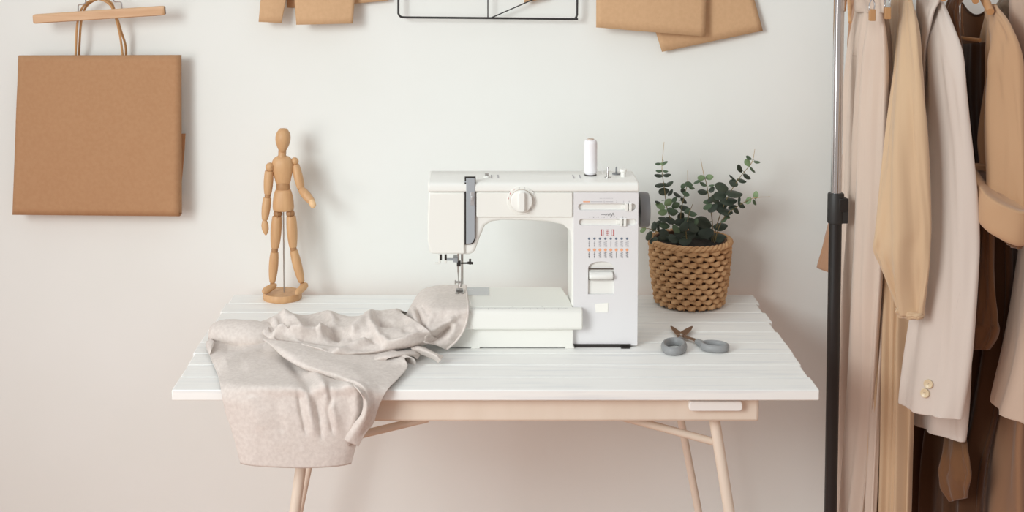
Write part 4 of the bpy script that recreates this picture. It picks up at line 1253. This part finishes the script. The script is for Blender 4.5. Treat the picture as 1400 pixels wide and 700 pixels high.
def zline(mb, bvh, pts, r):
    out = []
    for q in pspline([(x, y, 0) for x, y in pts], max(12, 5 * len(pts))):
        h = hit(bvh, q.x, q.y)
        if h: out.append(h)
    if len(out) > 2: mb.tube(out, r, 6)

# trousers
tr_ = thing('trousers', P(1180, 720, 2.86), 'pale oatmeal trousers hung by wood-tipped clips, leftmost garment on the rack', 'trousers')
mb = garment_mesh([(1172, 4, 1190, 6, 2.93, 2.85, .010), (1163, 50, 1187, 50, 2.95, 2.84, .016), (1157, 110, 1184, 110, 2.97, 2.87, .016), (1154, 200, 1180, 200, 2.98, 2.89, .016), (1152, 320, 1176, 320, 3.0, 2.91, .016), (1150, 430, 1170, 430, 3.01, 2.93, .014), (1148, 590, 1164, 590, 3.02, 2.95, .012), (1146, 725, 1160, 725, 3.03, 2.96, .012)],
                  folds=[(0.006, 1.5, 0.5, 0.2, 0, 0.2)], seed=1)
bv = BVHTree.FromBMesh(mb.bm)
tl_ = obj('leg', mb, M_trou, tr_, solid=0.0015, angle=180)
mb = MB(); zline(mb, bv, [(1166, 76), (1172, 76.5), (1179, 77)], 0.0011); zline(mb, bv, [(1166, 85), (1179, 86)], 0.0005)
pk = obj('welt_pocket', mb, mat('pocket_shadow_thread', (160, 140, 126), 0.9), tl_)
mb = garment_mesh([(1184, 8, 1206, 8, 2.84, 2.75, .010), (1179, 50, 1207, 50, 2.85, 2.745, .020), (1174, 110, 1207, 110, 2.87, 2.76, .026), (1168, 200, 1205, 200, 2.89, 2.77, .030), (1160, 320, 1202, 320, 2.91, 2.79, .030), (1153, 430, 1198, 430, 2.925, 2.81, .028), (1147, 590, 1187, 590, 2.945, 2.84, .022), (1143, 725, 1172, 725, 2.955, 2.86, .018)],
                  folds=[(0.013, 1.5, 0.2, 0.1, 0, 0.2), (0.006, 3.0, 1.0, 0.3, 0.1, 0.5)], seed=3)
obj('leg', mb, M_trou, tr_, solid=0.0015, angle=180)
mb = garment_mesh([(1200, 12, 1213, 10, 2.84, 2.80, .008), (1203, 60, 1216, 60, 2.86, 2.82, .012), (1203, 140, 1217, 140, 2.87, 2.82, .014), (1200, 320, 1210, 320, 2.88, 2.83, .014), (1193, 480, 1203, 480, 2.88, 2.83, .012), (1184, 725, 1192, 725, 2.86, 2.80, .012)],
                  folds=[(0.004, 1.5, 0.5, 0.2, 0, 0.2)], seed=4)
obj('back_panel', mb, M_trou, tr_, solid=0.0015, angle=180)
mb = garment_mesh([(1171, -12, 1207, -10, 2.90, 2.74, .016), (1170, 4, 1208, 6, 2.91, 2.735, .017), (1171, 16, 1208, 18, 2.91, 2.735, .016)], nrow=16, folds=[(0.004, 2, 0, 0, 0, 0.1)], wob=0.001)
obj('waistband', mb, M_trou, tr_, solid=0.0015, angle=180)
# clip hanger
ch = thing('clip_hanger', P(1195, -10, 2.80), 'wire clip hanger with small wooden pads gripping the oatmeal trousers', 'hanger')
for (x0, y0, x1, y1, Y, ly) in ((1188.5, 12.5, 1196, 28.5, 2.715, -22), (1209, 10, 1217, 26, 2.735, -22)):
    mb = MB(); a, b = P(x0, y0, Y), P(x1, y1, Y); mb.box(a.x, b.x, Y - 0.006, Y + 0.006, b.z, a.z); obj('clip_pad', mb, mat('clip_pad_wood', (190, 144, 98), 0.6), ch, bevel=0.0012)
    mb = MB(); c = (a + b) / 2
    mb.tube(pspline([c + Vector((-0.004, 0, 0.006)), c + Vector((-0.006, 0, 0.018)), c + Vector((0.002, 0.01, 0.032)), c + Vector((0.008, 0.012, 0.022)), c + Vector((0.005, 0.006, 0.006))], 26), 0.0014, 8)
    mb.tube([c + Vector((0.002, 0.01, 0.030)), Vector((c.x, Y + 0.02, P(1200, -20, 2.80).z))], 0.0018, 8)
    obj('clip_wire', mb, M_wire, ch)
hzz = P(1200, -20, 2.80).z
mb = MB(); a = P(1192, -20, 2.735); b = P(1213, -20, 2.755); c = Vector(((a.x + b.x) / 2 - 0.012, RY, hzz)); e = c + (c - (a + b) / 2)
mb.tube([Vector((a.x, a.y, hzz)), Vector((b.x, b.y, hzz)), c, e], 0.0018, 8); obj('cross_wire', mb, M_wire, ch)
def hook(c, par):
    mb = MB()
    top = RZ + 0.0125
    mb.tube(pspline([c, Vector((c.x, RY, (c.z + RZ) / 2)), Vector((c.x, RY - 0.016, RZ - 0.01)), Vector((c.x, RY - 0.012, RZ + 0.011)), Vector((c.x, RY, top + 0.003)), Vector((c.x, RY + 0.014, RZ + 0.008)), Vector((c.x, RY + 0.016, RZ - 0.006))], 30), 0.0017, 8)
    obj('hook', mb, M_wire, par)
hook(c, ch)

def wooden_hanger(nx, ny, ax, ay, Yn, label, bar=None, r=0.0085):
    n_ = P(nx, ny, RY); a = P(ax, ay, Yn)
    f_ = Vector((2 * n_.x - a.x, 2 * n_.y - a.y, a.z))
    h = thing('wooden_hanger', n_, label, 'hanger', 'wooden hangers on the rack')
    mb = MB()
    m1 = n_.lerp(a, 0.5) + Vector((0, 0, 0.008)); m2 = n_.lerp(f_, 0.5) + Vector((0, 0, 0.008))
    mb.tube(pspline([a, m1, n_, m2, f_], 30), [r * (0.8 + 0.3 * math.sin(PI * k / 29)) for k in range(30)], 12)
    obj('arms', mb, M_hwood, h)
    if bar:
        mb = MB(); q0, q1 = bar; mb.tube([q0, q1], 0.0042, 10); obj('trouser_bar', mb, M_hwood, h)
    hook(n_ + Vector((0, 0, 0.004)), h)
    return h

# sand shirt dress
sd = thing('shirt_dress', P(1215, 725, 2.85), 'sand coloured long dress with wide half sleeve between trousers and stone blazer', 'dress')
mb = garment_mesh([(1224, -22, 1238, -20, 2.90, 2.82, .014), (1218, 30, 1248, 20, 2.94, 2.76, .030), (1214, 100, 1254, 90, 2.96, 2.75, .042), (1209, 200, 1256, 200, 2.94, 2.77, .046), (1197, 330, 1254, 330, 2.90, 2.79, .046), (1191, 450, 1249, 450, 2.885, 2.80, .046), (1185, 590, 1246, 590, 2.88, 2.80, .048), (1179, 725, 1242, 725, 2.88, 2.80, .048)],
                  nring=200, nrow=110, folds=[(0.013, 3.6, 0.9, 0.45, 0.3, 0.55, 1), (0.007, 6.1, 2.2, -0.5, 0.35, 0.6)], seed=6)
obj('dress_body', mb, M_shirt, sd, solid=0.0015, angle=180)
mb = garment_mesh([(1234, -8, 1244, -2, 2.86, 2.76, .010), (1231, 40, 1252, 36, 2.80, 2.69, .026), (1224, 100, 1257, 90, 2.77, 2.66, .034), (1212, 180, 1262, 160, 2.735, 2.64, .040), (1202, 255, 1267, 240, 2.715, 2.63, .042), (1196, 318, 1271, 305, 2.70, 2.63, .040), (1194.5, 342, 1270.5, 335, 2.70, 2.63, .038), (1202, 362, 1269, 365, 2.70, 2.63, .036), (1216, 394, 1264, 402, 2.70, 2.635, .032), (1230, 427, 1259, 434, 2.69, 2.64, .028)],
                  folds=[(0.013, 1.25, 0.9, 0.25, 0.1, 0.4), (0.006, 2.6, 0.0, 0.5, 0.3, 0.6)], seed=8, wob=0.003)
bv = BVHTree.FromBMesh(mb.bm)
sl = obj('sleeve', mb, M_shirt, sd, solid=0.0015, angle=180)
mb = garment_mesh([(1226, 421, 1259, 429, 2.69, 2.636, .031), (1230, 428, 1259, 434, 2.688, 2.634, .032), (1235, 434, 1258.5, 436.5, 2.686, 2.638, .029)], nrow=14, nring=60, folds=[(0.003, 2, 0.4, 0, 0, 0.1)], wob=0.003, seed=2)
obj('rolled_hem', mb, M_shirt, sl, solid=0.0015, angle=180)
wooden_hanger(1234, -26, 1243, -4, 2.70, 'wooden hanger inside the sand coloured dress')

# stone blazer
bz = thing('blazer', P(1285, 610, 2.85), 'stone blazer with two buttons on the sleeve cuff, hanging in the middle of the rack', 'blazer')
mb = garment_mesh([(1258, -20, 1278, -18, 2.92, 2.82, .016), (1254, 40, 1292, 36, 2.95, 2.76, .034), (1256, 110, 1308, 100, 2.97, 2.72, .046), (1258, 220, 1320, 220, 2.98, 2.71, .052), (1256, 350, 1326, 350, 2.94, 2.73, .052), (1252, 480, 1325, 484, 2.90, 2.75, .050), (1249, 566, 1321, 584, 2.90, 2.76, .048), (1250, 576, 1319, 604, 2.90, 2.76, .048)],
                  folds=[(0.005, 2.0, 0.4, 0.2, 0.2, 0.5)], seed=11)
obj('jacket_body', mb, M_blaz, bz, solid=0.002, angle=180)
mb = garment_mesh([(1276, -2, 1288, 4, 2.84, 2.75, .012), (1270, 30, 1300, 36, 2.82, 2.69, .028), (1267, 70, 1311, 72, 2.80, 2.66, .038), (1267, 130, 1319, 125, 2.79, 2.64, .044), (1266, 220, 1328, 215, 2.78, 2.63, .047), (1260, 320, 1335, 320, 2.77, 2.62, .047), (1250, 400, 1333, 400, 2.76, 2.615, .046), (1238, 480, 1327, 490, 2.75, 2.61, .044), (1229, 545, 1314, 565, 2.74, 2.61, .042), (1229.5, 549, 1313, 573, 2.74, 2.61, .042)],
                  nrow=110, folds=[(0.010, 0.9, 0.8, 0.2, 0.05, 0.2), (0.005, 2.3, 2.0, 0.3, 0.05, 0.25)], seed=13, wob=0.0026)
bv = BVHTree.FromBMesh(mb.bm)
bs = obj('sleeve', mb, M_blaz, bz, solid=0.002, angle=180)
mb = MB(); zline(mb, bv, [(1328, 300), (1322, 345), (1312, 400), (1302, 450), (1293, 500), (1284, 535), (1270, 566)], 0.0010)
obj('sleeve_seam', mb, mat('stone_seam_thread', (176, 160, 148), 0.9), bs)
for (bx, by) in ((1270, 524.5), (1265.5, 537)):
    h = hit(bv, bx, by)
    if h:
        nn = (hit(bv, bx + 9, by) - hit(bv, bx - 9, by)).cross(hit(bv, bx, by - 9) - hit(bv, bx, by + 9)).normalized()
        if nn.y > 0: nn = -nn
        Rr = 6.2 / (F / 2.72)
        M_ = Matrix.Translation(h + nn * 0.0032) @ nn.to_track_quat('Z', 'Y').to_matrix().to_4x4()
        mb = MB()
        mb.lathe([(Rr * 0.8, -0.004), (Rr, -0.0010), (Rr, 0.0024), (Rr * 0.88, 0.0034), (Rr * 0.72, 0.0030), (Rr * 0.55, 0.0022), (0.0005, 0.0021)], (0, 0, 0), 'z', 26)
        mb.bm.transform(M_)
        bt = obj('cuff_button', mb, M_horn, bs)
        mb = MB()
        for sx in (-1, 1):
            for sz in (-1, 1):
                mb.lathe([(0.0007, 0.0018), (0.0007, 0.0026)], (sx * 0.0014, sz * 0.0014, 0), 'z', 8)
        mb.bm.transform(M_)
        obj('button_hole', mb, mat('brown_sewing_thread', (150, 126, 104), 0.8), bt)
mb = MB(); zline(mb, bv, [(1256, 517), (1259, 518.5), (1263, 520)], 0.0007); zline(mb, bv, [(1251, 530), (1255, 531), (1259, 532)], 0.0007)
obj('buttonhole_stitch', mb, bpy.data.materials['stone_seam_thread'], bs)
mb = garment_mesh([(1254, -16, 1284, -22, 2.86, 2.79, .016), (1254, -2, 1284, -2, 2.85, 2.74, .018), (1256, 16, 1274, 20, 2.83, 2.73, .016), (1256, 50, 1266, 60, 2.82, 2.74, .012), (1256, 110, 1263, 120, 2.81, 2.76, .010)], nrow=40, wob=0.001)
obj('collar', mb, M_blaz, bz, solid=0.002, angle=180)
wooden_hanger(1272, -26, 1290, -2, 2.72, 'wooden hanger inside the stone blazer')

# brown top on its hanger
bt_ = thing('brown_dress', P(1325, 725, 2.86), 'dark brown sleeveless dress on a wooden hanger right of the stone blazer', 'dress')
mb = garment_mesh([(1300, 62, 1350, 58, 2.96, 2.80, .030), (1302, 150, 1350, 140, 2.97, 2.78, .040), (1308, 250, 1362, 250, 2.97, 2.77, .046), (1312, 350, 1376, 340, 2.98, 2.76, .046), (1290, 450, 1376, 450, 2.98, 2.78, .046), (1250, 560, 1364, 560, 2.98, 2.80, .046), (1244, 640, 1345, 640, 2.98, 2.80, .046), (1244, 725, 1338, 725, 2.98, 2.80, .046)],
                  nring=130, cap_top=False, folds=[(0.010, 4.0, 0.3, 0.3, 0.2, 0.5, 1), (0.006, 5.4, 1.2, 0.4, 0.2, 0.6)], seed=15)
obj('skirt_body', mb, M_bdark, bt_, solid=0.0015, angle=180)
mb = MB()
rows = []
for i in range(13):
    v = i / 12; row = []
    for j in range(21):
        u = j / 20
        y0 = 4 + 17 * math.sin(PI * min(1, u * 0.9)) ** 0.8 if u < 0.98 else 18
        x = 1315 + 36 * u - 4 * v
        row.append(P(x, y0 + (66 - y0) * v, 2.94 - 0.06 * u - 0.012 * math.sin(PI * u)))
    rows.append(row)
mb.grid(rows); obj('back_bodice', mb, M_btop, bt_, solid=0.0018, angle=180)
mb = MB(); mb.tube([p + Vector((0, -0.002, 0)) for p in rows[0]], 0.0024, 8); obj('neck_binding', mb, M_bdark, bt_)
mb = garment_mesh([(1302, -14, 1312, -14, 2.90, 2.84, .008), (1297, 4, 1308, 4, 2.89, 2.83, .010), (1288, 22, 1309, 26, 2.89, 2.81, .014), (1290, 60, 1311, 62, 2.89, 2.80, .022), (1296, 110, 1314, 110, 2.90, 2.79, .026)], nrow=40, folds=[(0.003, 2, 0, 0.2, 0, 0.3)], seed=16)
obj('front_strap', mb, M_btop, bt_, solid=0.0015, angle=180)
mb = MB(); mb.tube(pspline([P(1315, 6, 2.88), P(1314.5, 25, 2.875), P(1317, 48, 2.87)], 14), 0.0022, 8); obj('hanging_loop', mb, M_rust, bt_)
mb = garment_mesh([(1296, 580, 1316, 580, 2.88, 2.82, .012), (1290, 615, 1322, 615, 2.83, 2.76, .016), (1285, 642, 1327, 642, 2.82, 2.74, .018), (1286, 662, 1326, 659, 2.82, 2.74, .018), (1298, 686, 1320, 681, 2.81, 2.76, .012)], nrow=40, folds=[(0.005, 1.6, 0.5, 0.3, 0.0, 0.2)], seed=19)
sa_ = obj('sash_end', mb, M_btop, bt_, solid=0.0015, angle=180); sa_['label'] = 'lighter brown sash end'
mb = garment_mesh([(1338, 300, 1356, 300, 2.80, 2.735, .018), (1330, 380, 1358, 380, 2.80, 2.725, .024), (1326, 432, 1361, 436, 2.80, 2.715, .028), (1325, 446, 1363, 452, 2.80, 2.71, .029), (1328, 477, 1351, 478, 2.79, 2.73, .026)], nrow=50, folds=[(0.004, 1.6, 0.5, 0.3, 0.2, 0.5)], wob=0.003, seed=17)
obj('sleeve_end', mb, M_btop, bt_, solid=0.0015, angle=180)  # lighter brown cuffed sleeve end of a dark garment
wooden_hanger(1320, -34, 1306, -8, 2.985, 'wooden hanger with a lower bar holding the dark brown dress', bar=(P(1309, 51.5, 2.84), P(1340, 55, 2.79)))

# camel shirt with turned-up sleeve
cs = thing('camel_shirt', P(1365, 335, 2.85), 'camel shirt with a wide turned-up sleeve cuff near right edge of rack', 'shirt')
mb = garment_mesh([(1350, 10, 1360, 6, 2.86, 2.76, .012), (1347, 50, 1378, 42, 2.86, 2.73, .034), (1338, 120, 1386, 100, 2.88, 2.71, .044), (1328, 200, 1388, 190, 2.94, 2.70, .048), (1336, 262, 1388, 270, 2.93, 2.70, .044)], folds=[(0.007, 2.0, 1.0, 0.3, 0.1, 0.4)], seed=18)
obj('shirt_body', mb, M_tan, cs, solid=0.0015, angle=180)
mb = garment_mesh([(1350, 6, 1361, 8, 2.84, 2.74, .010), (1352, 30, 1374, 30, 2.81, 2.68, .024), (1352, 70, 1387, 60, 2.79, 2.65, .034), (1349, 120, 1393, 110, 2.77, 2.64, .040), (1341, 190, 1397, 200, 2.75, 2.62, .044), (1338, 228, 1400, 290, 2.735, 2.615, .036)], folds=[(0.017, 1.2, 0.3, 0.2, 0.1, 0.5), (0.005, 2.4, 0.5, 0.4, 0.2, 0.6)], seed=20, wob=0.003)
cssl = obj('sleeve', mb, M_tan, cs, solid=0.0015, angle=180)
mb = garment_mesh([(1336, 224, 1401, 288, 2.735, 2.605, .060), (1333, 225, 1403, 290, 2.715, 2.575, .090), (1332, 230, 1403, 296, 2.712, 2.572, .094), (1331.5, 246, 1400, 314, 2.712, 2.572, .096), (1332, 262, 1396, 334, 2.715, 2.575, .092), (1334, 264, 1395, 335, 2.725, 2.59, .07)], nrow=30, cap_top=True, folds=[(0.008, 1.0, 0.6, 0.1, 0, 0.01)], wob=0.001, seed=21)
obj('turned_cuff', mb, M_tan, cssl, solid=0.003, angle=180)
mb = garment_mesh([(1372, 306, 1397, 330, 2.63, 2.595, .030), (1373, 318, 1395, 338, 2.63, 2.595, .026), (1377, 327, 1393, 341, 2.63, 2.60, .022)], nrow=14, folds=[(0.004, 4, 0.6, 0.1, 0, 0.01)], wob=0.003, seed=22)
obj('cuff_lining', mb, M_btop, cssl, solid=0.0015, angle=180)
wooden_hanger(1331, -22, 1354, 16, 2.72, 'wooden hanger arm showing at the camel shirt shoulder', r=0.0095)

# mocha skirt and blush coat at the right edge
sk = thing('mocha_skirt', P(1372, 725, 2.85), 'mocha brown long skirt low on the rack, left of the blush coat', 'skirt')
mb = garment_mesh([(1384, 250, 1400, 250, 2.94, 2.80, .020), (1376, 380, 1402, 380, 2.96, 2.76, .034), (1364, 500, 1400, 500, 2.97, 2.74, .040), (1352, 600, 1396, 600, 2.97, 2.72, .044), (1340, 680, 1394, 690, 2.97, 2.72, .046), (1338, 725, 1394, 725, 2.97, 2.72, .046)],
                  folds=[(0.010, 1.6, 0.4, 0.2, 0.1, 0.4)], seed=24)
obj('skirt_body', mb, M_skirt, sk, solid=0.0015, angle=180)
mb = MB(); mb.tube([P(1392, 250, 2.86), Vector((P(1392, 250, 2.86).x, RY, RZ - 0.012))], 0.0022, 8); obj('hanging_ribbon', mb, M_skirt, sk)
ct = thing('blush_coat', P(1430, 725, 2.80), 'blush beige coat with long sleeve cut by the right edge of the picture', 'coat')
mb = garment_mesh([(1388, -18, 1420, -16, 2.92, 2.76, .020), (1394, 60, 1446, 50, 2.96, 2.72, .044), (1404, 200, 1464, 200, 2.97, 2.70, .05), (1402, 330, 1466, 330, 2.97, 2.70, .05), (1395, 500, 1462, 500, 2.97, 2.70, .05), (1392, 600, 1460, 600, 2.97, 2.70, .05), (1391, 725, 1458, 725, 2.97, 2.70, .05)], folds=[(0.008, 2, 0.3, 0.2, 0.1, 0.5)], seed=26)
obj('coat_body', mb, M_coat, ct, solid=0.002, angle=180)
mb = garment_mesh([(1381, -14, 1410, -8, 2.84, 2.72, .016), (1383, 30, 1434, 24, 2.82, 2.66, .036), (1389, 90, 1450, 80, 2.80, 2.63, .046), (1397, 190, 1462, 180, 2.79, 2.61, .05), (1396, 310, 1466, 300, 2.78, 2.60, .05), (1385, 400, 1460, 400, 2.77, 2.59, .05), (1368, 490, 1446, 500, 2.76, 2.59, .048), (1356.5, 540, 1424, 575, 2.75, 2.59, .046), (1356, 546, 1420, 586, 2.75, 2.59, .046)], folds=[(0.009, 1.0, 0.7, 0.2, 0.1, 0.4), (0.004, 2.4, 0.3, 0.3, 0.1, 0.4)], seed=28)
obj('sleeve', mb, M_coat, ct, solid=0.002, angle=180)
mb = garment_mesh([(1366, -6, 1388, -10, 2.90, 2.84, .012), (1365, 10, 1387, 8, 2.89, 2.83, .014), (1367, 24, 1386, 30, 2.88, 2.83, .012), (1374, 33, 1385, 40, 2.88, 2.84, .008)], nrow=30, folds=[(0.004, 2.4, 0, 0.6, 0, 0.2)], wob=0.004, seed=30)
co = obj('collar', mb, cloth_mat('taupe_lining', (150, 132, 114)), ct, solid=0.0018, angle=180); co['label'] = 'taupe collar of the coat'
wooden_hanger(1388, -24, 1412, -6, 2.70, 'wooden hanger inside the blush coat at the right edge')

# cinnamon top behind the trousers, its sleeve peeking out left of the pole
cn_ = thing('cinnamon_top', P(1160, 380, 2.99), 'cinnamon brown top hidden behind the trousers, sleeve tip showing left of the black pole', 'top')
mb = garment_mesh([(1164, -8, 1180, -8, 3.06, 2.99, .012), (1162, 60, 1182, 60, 3.08, 2.98, .022), (1162, 180, 1180, 180, 3.10, 3.02, .018), (1160, 330, 1176, 330, 3.11, 3.04, .018), (1158, 400, 1172, 400, 3.11, 3.05, .018)], seed=31)
obj('top_body', mb, M_rust, cn_, solid=0.0015, angle=180)
mb = garment_mesh([(1160, 170, 1172, 170, 3.07, 3.0, .012), (1146, 250, 1168, 252, 3.08, 3.0, .018), (1132, 312, 1160, 320, 3.08, 3.0, .022), (1118.5, 365, 1146, 375, 3.08, 3.0, .022)], nrow=50, seed=32, wob=0.001)
obj('sleeve', mb, M_rust, cn_, solid=0.0015, angle=180)
wooden_hanger(1159, -34, 1154.5, 14, 3.04, 'wooden hanger whose tip shows right beside the chrome pole', r=0.0042)

# ---------------------------------------------------------------- light
def area(name, loc, aim, sx, sy, power, col, spread=180):
    l = bpy.data.lights.new(name, 'AREA'); l.shape = 'RECTANGLE'; l.size = sx; l.size_y = sy; l.energy = power; l.color = col
    l.spread = math.radians(spread)
    o = bpy.data.objects.new(name, l); COL.objects.link(o)
    o.location = loc
    d = Vector(aim) - Vector(loc)
    o.rotation_euler = d.to_track_quat('-Z', 'Y').to_euler()
    return o
area('window_daylight', (-2.05, 0.0, 2.25), (0.50, 3.1, 1.40), 1.3, 1.3, 15.3, (0.92, 0.995, 1.0), 74)
area('low_fill_light', (-2.4, 0.5, 0.95), (-0.15, 3.1, 0.2), 1.1, 0.9, 3.7, (1.0, 0.95, 0.94), 72)  # added fill lamp, lifts the floor and the wall under the table
w = bpy.data.worlds.new('room'); sc.world = w; w.use_nodes = True
nt = w.node_tree; bg = nt.nodes['Background']
tcw = nt.nodes.new('ShaderNodeTexCoord'); sep = nt.nodes.new('ShaderNodeSeparateXYZ'); rmp = nt.nodes.new('ShaderNodeValToRGB')
rmp.color_ramp.elements[0].position = 0.0; rmp.color_ramp.elements[0].color = (0.44, 0.392, 0.362, 1)
rmp.color_ramp.elements[1].position = 0.9; rmp.color_ramp.elements[1].color = (0.60, 0.605, 0.61, 1)
nt.links.new(tcw.outputs['Generated'], sep.inputs['Vector']); nt.links.new(sep.outputs['Z'], rmp.inputs['Fac'])
nt.links.new(rmp.outputs['Color'], bg.inputs['Color']); bg.inputs['Strength'].default_value = 1.08
sc.view_settings.view_transform = 'Standard'
sc.view_settings.look = 'None'
sc.view_settings.gamma = 1.0
sc.view_settings.use_curve_mapping = False
sc.view_settings.exposure = 0.0
